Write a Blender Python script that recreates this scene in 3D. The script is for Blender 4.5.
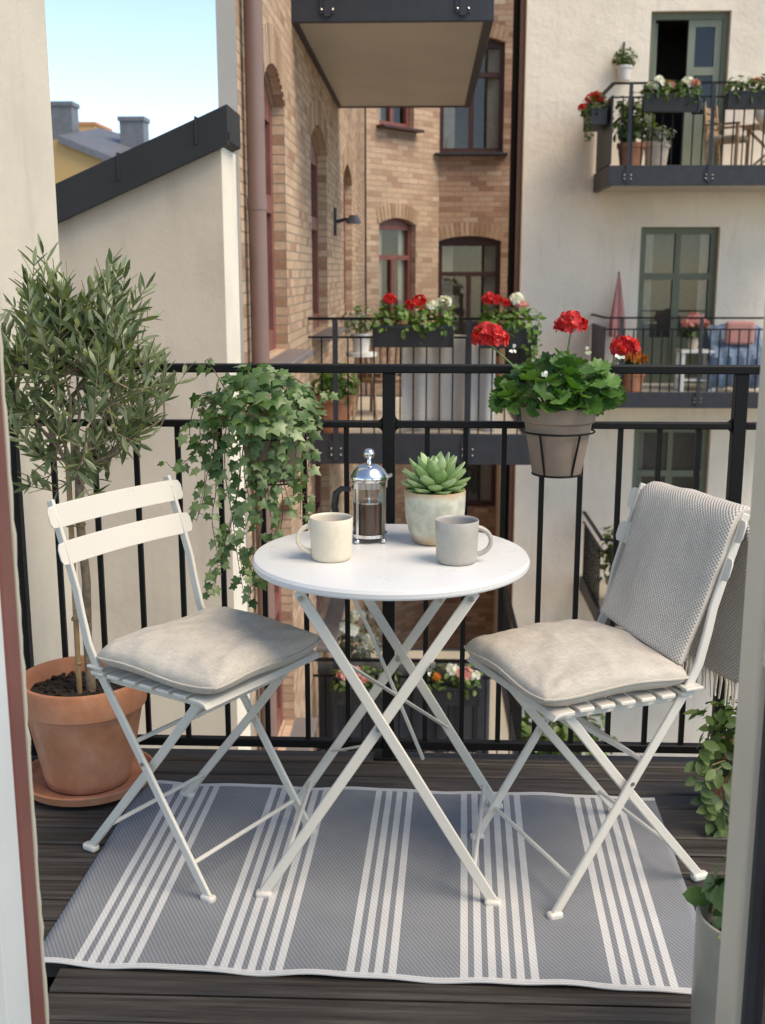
import bpy, bmesh, math, random
from mathutils import Vector as V, Matrix, Quaternion, noise
R = math.radians
rnd = random.Random(7)
sc = bpy.context.scene
for o in list(bpy.data.objects): bpy.data.objects.remove(o)
COL = sc.collection

# ------------------------------------------------------------------ camera
PITCH, YAW, EYE = R(12.0), R(2.2), 1.35
cam = bpy.data.objects.new('camera', bpy.data.cameras.new('camera'))
COL.objects.link(cam)
cam.location = (0, 0, EYE)
cam.rotation_euler = (R(90) - PITCH, 0, YAW)
cam.data.sensor_fit = 'VERTICAL'
cam.data.sensor_height = 36
FPX = 1130.0
cam.data.lens = FPX * 36 / 1024
cam.data.clip_start = .05
cam.data.clip_end = 2000
cam.data.dof.use_dof = True
cam.data.dof.focus_distance = 2.6
cam.data.dof.aperture_fstop = 6.8
sc.camera = cam
# ------------------------------------------------------------------ light
SUN = V((.8, -.42, 1.2)).normalized()
el = math.asin(SUN.z); az = math.atan2(SUN.x, SUN.y)
w = bpy.data.worlds.new('World'); sc.world = w; w.use_nodes = True
nt = w.node_tree; nt.nodes.clear()
sky = nt.nodes.new('ShaderNodeTexSky'); sky.sky_type = 'NISHITA'; sky.sun_disc = False
sky.sun_elevation = el; sky.sun_rotation = az; sky.air_density = 1.0; sky.dust_density = .4; sky.ozone_density = 1.5; sky.altitude = 3000
bg = nt.nodes.new('ShaderNodeBackground'); bg.inputs[1].default_value = .14
wo = nt.nodes.new('ShaderNodeOutputWorld')
nt.links.new(sky.outputs[0], bg.inputs[0]); nt.links.new(bg.outputs[0], wo.inputs[0])
sl = bpy.data.lights.new('sun', 'SUN'); sl.energy = 1.75; sl.angle = R(38); sl.color = (1, .925, .82)
so = bpy.data.objects.new('sun', sl); COL.objects.link(so); so.location = (8, 4, 14)
so.rotation_euler = SUN.to_track_quat('Z', 'Y').to_euler()
vs = sc.view_settings
vs.view_transform = 'Standard'; vs.look = 'None'; vs.gamma = 1; vs.use_curve_mapping = False
vs.exposure = 1.25
vs.use_white_balance = True; vs.white_balance_temperature = 7800; vs.white_balance_tint = 10
sc.cycles.max_bounces = 8; sc.cycles.transparent_max_bounces = 12

# ------------------------------------------------------------------ survey: photograph pixel -> place
_f = V((-math.sin(YAW)*math.cos(PITCH), math.cos(YAW)*math.cos(PITCH), -math.sin(PITCH)))
_r = V((math.cos(YAW), math.sin(YAW), 0)); _u = _r.cross(_f); _C = V((0, 0, EYE))
def ray(x, y): return _f + _r*((x-382.5)/FPX) - _u*((y-512)/FPX)
def aty(x, y, Y): d = ray(x, y); return _C + d*(Y/d.y)
def atz(x, y, Z): d = ray(x, y); return _C + d*((Z-EYE)/d.z)
def atx(x, y, X): d = ray(x, y); return _C + d*(X/d.x)
def atpl(x, y, P0, N): d = ray(x, y); return _C + d*((V(P0)-_C).dot(N)/d.dot(N))

# ------------------------------------------------------------------ mesh helper
WR = set()          # roots whose parts are written in place coordinates
class MB:
    def __init__(s): s.v = []; s.f = []; s.uv = []; s.mi = []
    def add(s, vs, fs, uvs=None, mi=0):
        b = len(s.v); s.v += [tuple(p) for p in vs]
        for k, f in enumerate(fs):
            s.f.append([b+i for i in f]); s.mi.append(mi)
            s.uv.append(uvs[k] if uvs else [(0, 0)]*len(f))
    def quad(s, a, b, c, d, uv=None, mi=0):
        s.add([a, b, c, d], [(0, 1, 2, 3)], [uv] if uv else None, mi)
    def box(s, c, size, rot=None, mi=0):
        c = V(c); x, y, z = [q/2 for q in size]
        ps = [V((i*x, j*y, k*z)) for k in (-1, 1) for j in (-1, 1) for i in (-1, 1)]
        if rot is not None: ps = [rot @ p for p in ps]
        ps = [p + c for p in ps]
        s.add(ps, [(0, 2, 3, 1), (4, 5, 7, 6), (0, 1, 5, 4), (2, 6, 7, 3), (0, 4, 6, 2), (1, 3, 7, 5)], None, mi)
    def b2(s, lo, hi, mi=0):
        lo = V(lo); hi = V(hi); d = hi-lo
        s.box((lo+hi)/2, (abs(d.x), abs(d.y), abs(d.z)), None, mi)
    def bar(s, p, q, w, t, side, mi=0):
        p = V(p); q = V(q); d = (q-p); L = d.length; d.normalize()
        sd = V(side); sd = (sd - d*sd.dot(d)).normalized(); n = d.cross(sd)
        M = Matrix((sd, n, d)).transposed()
        s.box((p+q)/2, (w, t, L), M, mi)
    def strip(s, pts, w, t, side, mi=0):
        """bent flat bar: width w in the plane of the path, thickness t along side"""
        pts = [V(p) for p in pts]; sd = V(side).normalized(); vs = []; n = len(pts)
        for i in range(n):
            a = pts[max(i-1, 0)]; b = pts[min(i+1, n-1)]; d = (b-a).normalized(); nn = d.cross(sd).normalized()
            for i2, j2 in ((-1, -1), (1, -1), (1, 1), (-1, 1)): vs.append(pts[i] + nn*(w/2*i2) + sd*(t/2*j2))
        fs = [(3, 2, 1, 0), tuple(4*(n-1)+k for k in range(4))]
        for i in range(n-1):
            for k in range(4): fs.append((4*i+k, 4*i+(k+1) % 4, 4*i+4+(k+1) % 4, 4*i+4+k))
        s.add(vs, fs, None, mi)
    def tube(s, pts, r, n=8, closed=False, mi=0):
        pts = [V(p) for p in pts]; m = len(pts); rr = r if isinstance(r, (list, tuple)) else [r]*m
        d0 = (pts[1]-pts[0]).normalized(); up = V((0, 0, 1)) if abs(d0.z) < .9 else V((1, 0, 0))
        nrm = (up - d0*up.dot(d0)).normalized(); vs = []
        for i in range(m):
            if closed: d = (pts[(i+1) % m]-pts[i-1]).normalized()
            else: d = (pts[min(i+1, m-1)]-pts[max(i-1, 0)]).normalized()
            nrm = (nrm - d*nrm.dot(d)).normalized(); bn = d.cross(nrm)
            for k in range(n):
                a = 2*math.pi*k/n; vs.append(pts[i] + (nrm*math.cos(a)+bn*math.sin(a))*rr[i])
        fs = []
        for i in range(m if closed else m-1):
            j = (i+1) % m
            for k in range(n): fs.append((i*n+k, i*n+(k+1) % n, j*n+(k+1) % n, j*n+k))
        if not closed: fs += [tuple(range(n))[::-1], tuple((m-1)*n+k for k in range(n))]
        s.add(vs, fs, None, mi)
    def lathe(s, prof, n=32, c=(0, 0, 0), close=False, wob=0, mi=0):
        c = V(c); vs = []; fs = []; m = len(prof)
        for (r, z) in prof:
            for k in range(n):
                a = 2*math.pi*k/n; q = r*(1+wob*math.sin(a*2+z*9)); vs.append(c+V((q*math.cos(a), q*math.sin(a), z)))
        for i in range(m if close else m-1):
            j = (i+1) % m
            for k in range(n): fs.append((i*n+k, i*n+(k+1) % n, j*n+(k+1) % n, j*n+k))
        if not close:
            if prof[0][0] > 1e-6: fs.append(tuple(range(n))[::-1])
            if prof[-1][0] > 1e-6: fs.append(tuple((m-1)*n+k for k in range(n)))
        s.add(vs, fs, None, mi)
    def ball(s, c, r, n=10, sq=(1, 1, 1), mi=0):
        c = V(c); rows = max(4, n//2); vs = [c+V((0, 0, -r*sq[2]))]; fs = []
        for i in range(1, rows):
            t = -math.pi/2+math.pi*i/rows
            for k in range(n):
                a = 2*math.pi*k/n
                vs.append(c+V((r*sq[0]*math.cos(t)*math.cos(a), r*sq[1]*math.cos(t)*math.sin(a), r*sq[2]*math.sin(t))))
        vs.append(c+V((0, 0, r*sq[2])))
        for k in range(n): fs.append((0, 1+(k+1) % n, 1+k))
        for i in range(rows-2):
            for k in range(n):
                a = 1+i*n+k; b = 1+i*n+(k+1) % n; fs.append((a, b, b+n, a+n))
        t = len(vs)-1; b0 = 1+(rows-2)*n
        for k in range(n): fs.append((b0+k, b0+(k+1) % n, t))
        s.add(vs, fs, None, mi)
    def prism(s, poly, a, b, mi=0):
        """poly: list of 3D points, extruded by the vector b-a"""
        off = V(b)-V(a); n = len(poly); vs = [V(p) for p in poly]+[V(p)+off for p in poly]
        fs = [tuple(range(n))[::-1], tuple(range(n, 2*n))]+[(i, (i+1) % n, n+(i+1) % n, n+i) for i in range(n)]
        s.add(vs, fs, None, mi)
    def build(s, name, mat, parent=None, smooth=True, bevel=0, seg=2, recalc=True, label=None, weld=False, ang=35, subsurf=0):
        me = bpy.data.meshes.new(name); me.from_pydata(s.v, [], s.f)
        uvl = me.uv_layers.new(name='UVMap'); k = 0; data = []
        for u in s.uv:
            for p in u: data += [p[0], p[1]]
        uvl.data.foreach_set('uv', data)
        for m in (mat if isinstance(mat, (list, tuple)) else [mat]): me.materials.append(m)
        me.polygons.foreach_set('material_index', s.mi)
        if recalc or weld:
            bm = bmesh.new(); bm.from_mesh(me)
            if weld: bmesh.ops.remove_doubles(bm, verts=bm.verts, dist=1e-5)
            if recalc: bmesh.ops.recalc_face_normals(bm, faces=bm.faces)
            bm.to_mesh(me); bm.free()
        if smooth:
            me.shade_smooth(); me.set_sharp_from_angle(angle=R(ang))
        o = bpy.data.objects.new(name, me); COL.objects.link(o)
        if parent:
            o.parent = parent
            if parent.name in WR: o.matrix_parent_inverse = Matrix.Translation(-V(parent.location))
        if bevel:
            b = o.modifiers.new('bevel', 'BEVEL'); b.width = bevel; b.segments = seg; b.limit_method = 'ANGLE'; b.angle_limit = R(40)
        if subsurf:
            q = o.modifiers.new('subsurf', 'SUBSURF'); q.levels = q.render_levels = subsurf
        if label: o['label'] = label
        return o

def thing(name, label, cat, loc=(0, 0, 0), rz=0, group=None):
    o = bpy.data.objects.new(name, None); COL.objects.link(o); o.empty_display_size = .1
    o.location = loc; o.rotation_euler = (0, 0, rz); o['label'] = label; o['category'] = cat
    if group: o['group'] = group
    return o
def wthing(*a, **k):
    o = thing(*a, **k); WR.add(o.name); return o
def tag(o, label, cat, group=None):
    o['label'] = label; o['category'] = cat
    if group: o['group'] = group
    return o
def struct(o): o['kind'] = 'structure'; return o

# ------------------------------------------------------------------ materials
def hexc(h):
    h = h.lstrip('#'); c = [int(h[i:i+2], 16)/255 for i in (0, 2, 4)]
    return tuple((x/12.92 if x <= .04045 else ((x+.055)/1.055)**2.4) for x in c)+(1,)
def lin(c): return tuple(c)+(1,) if len(c) == 3 else tuple(c)
class NT:
    def __init__(s, name):
        s.m = bpy.data.materials.new(name); s.m.use_nodes = True; s.t = s.m.node_tree
        s.p = s.t.nodes['Principled BSDF']; s.out = s.t.nodes['Material Output']
    def n(s, typ, **kw):
        q = s.t.nodes.new('ShaderNode'+typ)
        for k, v in kw.items(): setattr(q, k, v)
        return q
    def l(s, a, b): s.t.links.new(a, b)
    def coord(s, which='Object', scale=(1, 1, 1)):
        tc = s.n('TexCoord'); mp = s.n('Mapping'); mp.inputs['Scale'].default_value = scale
        s.l(tc.outputs[which], mp.inputs[0]); return mp.outputs[0]
    def noise(s, co, scale, detail=4, rough=.55):
        q = s.n('TexNoise'); q.inputs['Scale'].default_value = scale; q.inputs['Detail'].default_value = detail
        q.inputs['Roughness'].default_value = rough; s.l(co, q.inputs['Vector']); return q.outputs['Fac']
    def ramp(s, fac, stops):
        q = s.n('ValToRGB'); e = q.color_ramp.elements
        while len(e) < len(stops): e.new(.5)
        for k, (p, c) in enumerate(stops): e[k].position = p; e[k].color = lin(c)
        s.l(fac, q.inputs[0]); return q.outputs[0]
    def mix(s, fac, a, b, typ='MIX'):
        q = s.n('Mix', data_type='RGBA', blend_type=typ)
        for inp, v in ((q.inputs[0], fac), (q.inputs[6], a), (q.inputs[7], b)):
            if isinstance(v, (int, float)): inp.default_value = v
            elif isinstance(v, (tuple, list)): inp.default_value = lin(v)
            else: s.l(v, inp)
        return q.outputs[2]
    def math(s, op, a, b=0.):
        q = s.n('Math', operation=op)
        for i, v in enumerate((a, b)):
            if isinstance(v, (int, float)): q.inputs[i].default_value = v
            else: s.l(v, q.inputs[i])
        return q.outputs[0]
    def bump(s, h, strength=.3, dist=.01, prev=None):
        q = s.n('Bump'); q.inputs['Strength'].default_value = strength; q.inputs['Distance'].default_value = dist
        s.l(h, q.inputs['Height'])
        if prev is not None: s.l(prev, q.inputs['Normal'])
        s.l(q.outputs[0], s.p.inputs['Normal']); return q.outputs[0]
    def col(s, c):
        if isinstance(c, (tuple, list)): s.p.inputs['Base Color'].default_value = lin(c)
        else: s.l(c, s.p.inputs['Base Color'])
    def set(s, **kw):
        for k, v in kw.items(): s.p.inputs[k.replace('_', ' ')].default_value = v
        return s

def simple(name, c, rough=.5, var=.12, scale=20, bump=0, bscale=200, metal=0, spec=.5, dist=.002):
    t = NT(name); co = t.coord()
    f = t.noise(co, scale); c = lin(c)
    a = tuple(min(1, x*(1-var)) for x in c[:3]); b = tuple(min(1, x*(1+var)) for x in c[:3])
    t.col(t.ramp(f, [(.3, a), (.7, b)])); t.set(Roughness=rough, Metallic=metal, Specular_IOR_Level=spec)
    if bump: t.bump(t.noise(co, bscale, 3), bump, dist)
    return t.m

def plaster(name, c, stain=.2, scale=1.5, bump=.5, bsc=60, dist=.006):
    t = NT(name); co = t.coord('UV'); c = lin(c)[:3]
    f1 = t.noise(co, scale, 6, .6); f2 = t.noise(co, bsc, 4, .6); f3 = t.noise(t.coord('UV', (3, .35, 1)), 2.5, 5)
    base = t.ramp(f1, [(.3, tuple(x*(1-stain) for x in c)), (.5, c), (.72, tuple(min(1, x*(1+stain*.55)) for x in c))])
    base = t.mix(t.ramp(f3, [(.55, (0, 0, 0)), (.8, (.35, .35, .35))]), base, tuple(x*.62 for x in c))
    t.col(base); t.set(Roughness=.92, Specular_IOR_Level=.2)
    h = t.math('ADD', t.math('MULTIPLY', t.noise(co, bsc*.15, 6, .7), 1.2), t.math('MULTIPLY', f2, .22))
    t.bump(h, bump, dist); return t.m

def brick(name, c1, c2, c3, mortar, bw=.25, bh=.075):
    t = NT(name); co = t.coord('UV')
    b = t.n('TexBrick'); t.l(co, b.inputs['Vector']); b.offset = .5; b.squash = 1
    b.inputs['Scale'].default_value = 1; b.inputs['Mortar Size'].default_value = .006; b.inputs['Mortar Smooth'].default_value = .15
    b.inputs['Brick Width'].default_value = bw; b.inputs['Row Height'].default_value = bh; b.inputs['Bias'].default_value = 0
    b.inputs['Color1'].default_value = (0, 0, 0, 1); b.inputs['Color2'].default_value = (1, 1, 1, 1); b.inputs['Mortar'].default_value = (.5, .5, .5, 1)
    colr = t.ramp(b.outputs['Color'], [(0, c3), (.16, c2), (.42, c1), (.75, tuple(min(1, x*1.12) for x in c1)), (1, c2)])
    n1 = t.noise(co, 22, 5); colr = t.mix(.55, colr, t.ramp(n1, [(.3, (.55, .55, .55)), (.7, (1, 1, 1))]), 'MULTIPLY')
    n2 = t.noise(co, .8, 4); colr = t.mix(.5, colr, t.ramp(n2, [(.35, (.62, .6, .58)), (.65, (1, 1, 1))]), 'MULTIPLY')
    t.col(t.mix(b.outputs['Fac'], colr, mortar)); t.set(Roughness=.9, Specular_IOR_Level=.2)
    h = t.math('SUBTRACT', t.math('MULTIPLY', n1, .35), b.outputs['Fac']); t.bump(h, .8, .008); return t.m

def leafmat(name, a, b, c, rough=.45, trans=.3, spec=.5):
    t = NT(name); g = t.n('NewGeometry'); co = t.coord()
    col = t.ramp(g.outputs['Random Per Island'], [(0, a), (.55, b), (1, c)])
    col = t.mix(.35, col, t.ramp(t.noise(co, 90, 3), [(.3, (.6, .6, .6)), (.7, (1, 1, 1))]), 'MULTIPLY')
    t.col(col); t.set(Roughness=rough, Specular_IOR_Level=spec)
    tr = t.n('BsdfTranslucent'); t.l(t.mix(1.0, col, (1.6, 1.7, .7), 'MULTIPLY'), tr.inputs[0])
    mx = t.n('MixShader'); mx.inputs[0].default_value = trans
    t.l(t.p.outputs[0], mx.inputs[1]); t.l(tr.outputs[0], mx.inputs[2]); t.l(mx.outputs[0], t.out.inputs[0]); return t.m

def glassmat(name, tint=(.9, .92, .9), dark=None, ior=1.5, strength=1.0):
    t = NT(name); g = t.n('NewGeometry'); dt = t.n('VectorMath', operation='DOT_PRODUCT')
    t.l(g.outputs['Normal'], dt.inputs[0]); t.l(g.outputs['Incoming'], dt.inputs[1])
    f0 = ((ior-1)/(ior+1))**2; cs = t.math('SUBTRACT', 1., t.math('ABSOLUTE', dt.outputs['Value']))
    fr = t.math('ADD', f0, t.math('MULTIPLY', 1-f0, t.math('POWER', cs, 5.)))
    gl = t.n('BsdfGlossy'); gl.inputs['Roughness'].default_value = .01
    if dark is None:
        base = t.n('BsdfTransparent'); base.inputs[0].default_value = lin(tint)
    else:
        base = t.n('BsdfDiffuse'); base.inputs[0].default_value = lin(dark)
    mx = t.n('MixShader'); t.l(t.math('MULTIPLY', fr, strength), mx.inputs[0])
    t.l(base.outputs[0], mx.inputs[1]); t.l(gl.outputs[0], mx.inputs[2]); t.l(mx.outputs[0], t.out.inputs[0]); return t.m

M = {}
M['white_metal'] = simple('cream_painted_metal', (.6, .57, .49), .42, .04, 30, .05, 400)
def painted(name, c, rough):
    t = NT(name); co = t.coord(); f = t.noise(co, 11, 6, .7); g = t.noise(co, 150, 4, .7); k = t.noise(co, 3, 4)
    col = t.ramp(k, [(.3, tuple(x*.93 for x in c)), (.7, c)])
    col = t.mix(t.ramp(t.math('MULTIPLY', f, g), [(.36, (0, 0, 0)), (.46, (.55, .55, .55))]), col, tuple(x*q for x, q in zip(c, (.62, .55, .46))))
    t.col(col); t.l(t.ramp(f, [(.3, (rough-.08,)*3), (.7, (rough+.16,)*3)]), t.p.inputs['Roughness']); t.bump(t.noise(co, 300, 3), .06, .001); return t.m
M['white_metal'] = painted('cream_painted_metal', (.635, .6, .53), .4)
M['table_white'] = painted('white_table_enamel', (.71, .71, .695), .3)
M['black_metal'] = simple('black_painted_steel', (.004, .0037, .0035), .55, .2, 30, .08, 250, spec=.25)
M['dark_metal'] = simple('charcoal_steel', (.022, .023, .03), .5, .2, 10)
M['rivet'] = simple('bare_steel', (.45, .43, .4), .35, .1, 60, metal=1)
M['chrome'] = simple('polished_steel', (.72, .71, .69), .2, .05, 40, metal=1)
M['black_plastic'] = simple('black_plastic', (.012, .012, .012), .35)
M['soil'] = simple('potting_soil', (.035, .022, .014), .95, .6, 120, 1, 160, dist=.01)
M['bark'] = simple('olive_bark', (.2, .15, .1), .9, .35, 60, .8, 90, dist=.004)
M['cane'] = simple('bamboo_cane', (.3, .2, .1), .6, .2, 30)
M['stem'] = simple('green_stem', (.16, .13, .06), .7, .2, 60)
M['cream_mug'] = simple('cream_stoneware', (.68, .6, .47), .38, .05, 60, .05, 500)
M['grey_mug'] = simple('grey_stoneware', (.39, .365, .325), .36, .06, 60, .05, 500)
M['coffee'] = simple('coffee', (.06, .024, .011), .35, spec=.3)
M['pipe_brown'] = simple('mauve_downpipe', (.2, .125, .105), .45, .08, 3)
M['maroon'] = simple('maroon_paint', (.2, .068, .055), .5, .15, 5)
M['maroon_dark'] = simple('dark_maroon_paint', (.055, .02, .018), .5, .15, 5)
M['green_paint'] = simple('sage_green_paint', (.19, .215, .155), .5, .1, 3)
M['green_dark'] = simple('dark_sage_paint', (.12, .135, .085), .5, .1, 3)
M['door_cream'] = simple('cream_door_paint', (.66, .56, .44), .45, .04, 6)
M['door_white'] = simple('white_door_paint', (.72, .73, .72), .45, .04, 6)
M['zinc'] = simple('grey_sheet_metal', (.12, .125, .14), .5, .15, 3)
M['roof_black'] = simple('black_sheet_metal', (.012, .0115, .012), .6, .2, 4)
M['soffit'] = simple('soffit_board', (.5, .45, .36), .4, .08, 1.5)
M['room'] = simple('room_wall', (.2, .165, .13), .9)
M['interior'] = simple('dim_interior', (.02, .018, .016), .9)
M['curtain'] = simple('sheer_curtain', (.5, .48, .45), .9, .1, 12)
M['screen'] = simple('grey_screen_cloth', (.52, .485, .44), .9, .08, 40, .3, 300)
M['sill_lead'] = simple('lead_sill', (.17, .15, .15), .5, .1, 5)
M['pink'] = simple('pink_cloth', (.5, .24, .21), .9, .1, 20)
M['blue'] = simple('blue_cloth', (.15, .21, .3), .9, .25, 25)
M['white_paint'] = simple('white_paint', (.72, .72, .7), .5, .05, 10)
M['wood'] = simple('teak', (.3, .2, .125), .6, .3, 18)
M['rattan'] = simple('rattan', (.22, .13, .08), .8, .4, 60)
M['pot_taupe'] = simple('taupe_clay', (.25, .185, .138), .8, .12, 14, .3, 90)
M['pot_white'] = simple('white_glazed_clay', (.66, .64, .6), .5, .06, 14)
M['pot_pale'] = simple('pale_clay', (.5, .42, .34), .8, .12, 14)
M['trough'] = simple('charcoal_trough', (.02, .021, .024), .5, .15, 10)
M['grey_throw_fringe'] = simple('fringe_yarn', (.6, .53, .44), .95, .15, 200)
M['olive'] = leafmat('olive_leaf', (.06, .09, .034), (.155, .195, .095), (.36, .4, .27), .36, .3)
M['ivy'] = leafmat('ivy_leaf', (.04, .09, .02), (.11, .19, .055), (.29, .37, .19), .38, .3)
M['ivy_pale'] = leafmat('variegated_leaf', (.08, .13, .05), (.2, .27, .13), (.42, .45, .3), .45, .3)
M['geranium'] = leafmat('geranium_leaf', (.03, .085, .015), (.065, .16, .03), (.13, .26, .06), .5, .3)
M['bush'] = leafmat('bush_leaf', (.03, .06, .015), (.08, .14, .03), (.16, .22, .06), .5, .3)
M['basil'] = leafmat('bright_leaf', (.05, .11, .018), (.1, .2, .03), (.18, .3, .06), .5, .3)
M['grey_leaf'] = leafmat('silver_leaf', (.1, .12, .09), (.18, .2, .16), (.28, .3, .26), .6, .2)
M['succulent'] = leafmat('succulent_leaf', (.28, .42, .16), (.36, .5, .22), (.47, .6, .33), .45, .15)
M['red'] = leafmat('red_petal', (.36, .006, .01), (.62, .012, .012), (.8, .06, .045), .6, .25)
M['pinkf'] = leafmat('pink_petal', (.6, .2, .2), (.72, .32, .3), (.8, .5, .48), .6, .25)
M['whitef'] = leafmat('white_petal', (.68, .66, .62), (.78, .77, .74), (.85, .84, .82), .6, .25)
M['orange'] = leafmat('orange_petal', (.6, .14, .02), (.7, .22, .03), (.75, .3, .04), .6, .25)
M['glass'] = glassmat('clear_glass', (.97, .98, .97), None, 1.45, 1.0)
M['pane'] = glassmat('window_pane', None, (.014, .014, .014), 1.5, .8)
M['pane_side'] = glassmat('courtyard_pane', None, (.05, .035, .03), 1.4, .12)
M['pane_clear'] = glassmat('door_pane', (.72, .74, .71), None, 1.6, 1.0)

def mk_terracotta():
    t = NT('terracotta'); co = t.coord()
    f = t.noise(co, 9, 6, .65); g = t.noise(t.coord('Object', (1, 1, .4)), 16, 5)
    c = t.ramp(f, [(.28, (.36, .145, .075)), (.5, (.47, .2, .11)), (.75, (.56, .28, .175))])
    c = t.mix(t.ramp(g, [(.58, (0, 0, 0)), (.78, (.45, .45, .45))]), c, (.6, .4, .3))
    t.col(c); t.set(Roughness=.85, Specular_IOR_Level=.25); t.bump(t.noise(co, 120, 4), .25, .002); return t.m
M['terracotta'] = mk_terracotta()
def mk_deck():
    t = NT('stained_deck_wood'); co = t.coord('UV'); g = t.n('NewGeometry')
    cs = t.n('CombineXYZ'); sp = t.n('SeparateXYZ'); t.l(co, sp.inputs[0])
    rp = t.math('MULTIPLY', g.outputs['Random Per Island'], 37.)
    t.l(t.math('MULTIPLY', t.math('ADD', sp.outputs[0], rp), 2.2), cs.inputs[0])
    t.l(t.math('MULTIPLY', sp.outputs[1], 55.), cs.inputs[1]); t.l(rp, cs.inputs[2])
    gr = t.noise(cs.outputs[0], 1.6, 6, .65)
    bl = t.noise(co, 5, 5)
    c = t.ramp(gr, [(.28, (.015, .013, .011)), (.5, (.045, .038, .032)), (.75, (.105, .09, .078))])
    c = t.mix(.8, c, t.ramp(g.outputs['Random Per Island'], [(0, (.6, .6, .6)), (1, (1.15, 1.1, 1.05))]), 'MULTIPLY')
    c = t.mix(t.ramp(bl, [(.5, (0, 0, 0)), (.75, (.4, .4, .4))]), c, (.05, .042, .036))
    t.col(c); t.l(t.ramp(gr, [(.3, (.45, .45, .45)), (.7, (.7, .7, .7))]), t.p.inputs['Roughness']); t.set(Specular_IOR_Level=.4)
    t.bump(gr, .5, .003); return t.m
M['deck'] = mk_deck()
def mk_rug(name, c, c2):
    t = NT(name); co = t.coord('UV'); sp = t.n('SeparateXYZ'); t.l(co, sp.inputs[0])
    # twill weave: diagonal ribs crossed by threads
    u = t.math('MULTIPLY', sp.outputs[0], 2*math.pi/.009); v = t.math('MULTIPLY', sp.outputs[1], 2*math.pi/.009)
    h = t.math('SINE', t.math('ADD', t.math('ADD', u, t.math('MULTIPLY', v, .55)), t.math('MULTIPLY', t.math('SINE', t.math('MULTIPLY', v, 1.7)), .9)))
    k = t.math('MULTIPLY', t.math('ADD', h, 1), .5)
    n1 = t.noise(co, 7, 5); n2 = t.noise(co, 400, 2)
    col = t.mix(t.math('MULTIPLY', k, .75), c, c2)
    col = t.mix(.5, col, t.ramp(n1, [(.3, (.8, .8, .82)), (.7, (1.08, 1.08, 1.08))]), 'MULTIPLY')
    col = t.mix(.3, col, t.ramp(n2, [(.3, (.7, .7, .7)), (.7, (1.1, 1.1, 1.1))]), 'MULTIPLY')
    t.col(col); t.set(Roughness=.9, Specular_IOR_Level=.2); t.bump(k, .5, .0015); return t.m
M['rug_grey'] = mk_rug('rug_grey_weave', (.172, .179, .19), (.302, .31, .322))
M['rug_white'] = mk_rug('rug_white_weave', (.54, .53, .51), (.68, .67, .645))
def mk_linen():
    t = NT('beige_linen'); co = t.coord()
    f = t.noise(co, 14, 6, .65); fine = t.noise(co, 600, 2); ww = t.noise(t.coord('Object', (1, .12, 1)), 260, 2); wv = t.noise(t.coord('Object', (.12, 1, 1)), 260, 2)
    c = t.ramp(f, [(.28, (.485, .435, .37)), (.5, (.51, .46, .395)), (.72, (.535, .485, .42))])
    wf = t.math('MULTIPLY', t.math('ADD', ww, wv), .5)
    c = t.mix(.38, c, t.ramp(wf, [(.38, (.6, .58, .56)), (.62, (1.08, 1.08, 1.08))]), 'MULTIPLY')
    t.col(c); t.set(Roughness=.95, Specular_IOR_Level=.15)
    t.bump(t.math('ADD', t.math('MULTIPLY', wf, .25), t.math('MULTIPLY', f, .8)), .35, .006); return t.m
M['linen'] = mk_linen()
def mk_knit():
    t = NT('grey_basket_knit'); co = t.coord('UV'); sp = t.n('SeparateXYZ'); t.l(co, sp.inputs[0])
    a = 2*math.pi/.008
    u = t.math('MULTIPLY', sp.outputs[0], a); v = t.math('MULTIPLY', sp.outputs[1], a)
    h = t.math('MULTIPLY', t.math('SINE', u), t.math('SINE', v)); k = t.math('ADD', t.math('MULTIPLY', h, .5), .5)
    n = t.noise(co, 350, 3); k2 = t.math('ADD', t.math('MULTIPLY', k, .8), t.math('MULTIPLY', n, .25))
    c = t.ramp(k2, [(.2, (.38, .335, .29)), (.55, (.585, .53, .465)), (.9, (.73, .675, .605))])
    t.col(c); t.set(Roughness=.95, Specular_IOR_Level=.1); t.bump(k2, .8, .004); return t.m
M['knit'] = mk_knit()
def mk_glaze():
    t = NT('sage_reactive_glaze'); co = t.coord(); sp = t.n('SeparateXYZ'); t.l(co, sp.inputs[0])
    f = t.noise(co, 22, 5); z = t.math('ADD', sp.outputs[2], t.math('MULTIPLY', t.math('SUBTRACT', f, .5), .035))
    body = t.ramp(t.noise(co, 45, 5), [(.3, (.4, .4, .3)), (.6, (.55, .54, .44)), (.8, (.6, .58, .5))])
    tan = (.42, .25, .12)
    c = t.mix(t.ramp(z, [(.112, (0, 0, 0)), (.13, (1, 1, 1))]), body, tan)
    c = t.mix(t.ramp(z, [(.004, (.9, .9, .9)), (.03, (0, 0, 0))]), c, (.48, .33, .19))
    t.col(c); t.set(Roughness=.3); return t.m
M['glaze'] = mk_glaze()
M['plaster_near'] = plaster('rough_cream_plaster', (.56, .505, .41), .12, 2.2, .5, 110, .004)
M['plaster_wing'] = plaster('beige_plaster', (.54, .45, .35), .16, 1.6, .5, 60)
M['plaster_facade'] = plaster('pale_rose_plaster', (.83, .735, .61), .13, .7, .8, 16, .02)
M['plaster_wing_sunlit'] = plaster('beige_plaster_sunlit', (.74, .68, .56), .1, 1.5, .4, 60)  # paler copy of the wing plaster, sunlight on its side put into the colour
M['plaster_yellow'] = plaster('ochre_plaster', (.5, .32, .14), .1, .5, .2, 10)
M['brick'] = brick('yellow_brick', (.59, .415, .285), (.5, .325, .215), (.4, .225, .145), (.29, .23, .17), .23, .072)
M['brick_dark'] = brick('brown_brick', (.52, .345, .245), (.34, .19, .13), (.68, .52, .39), (.27, .21, .16), .3, .095)
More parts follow.
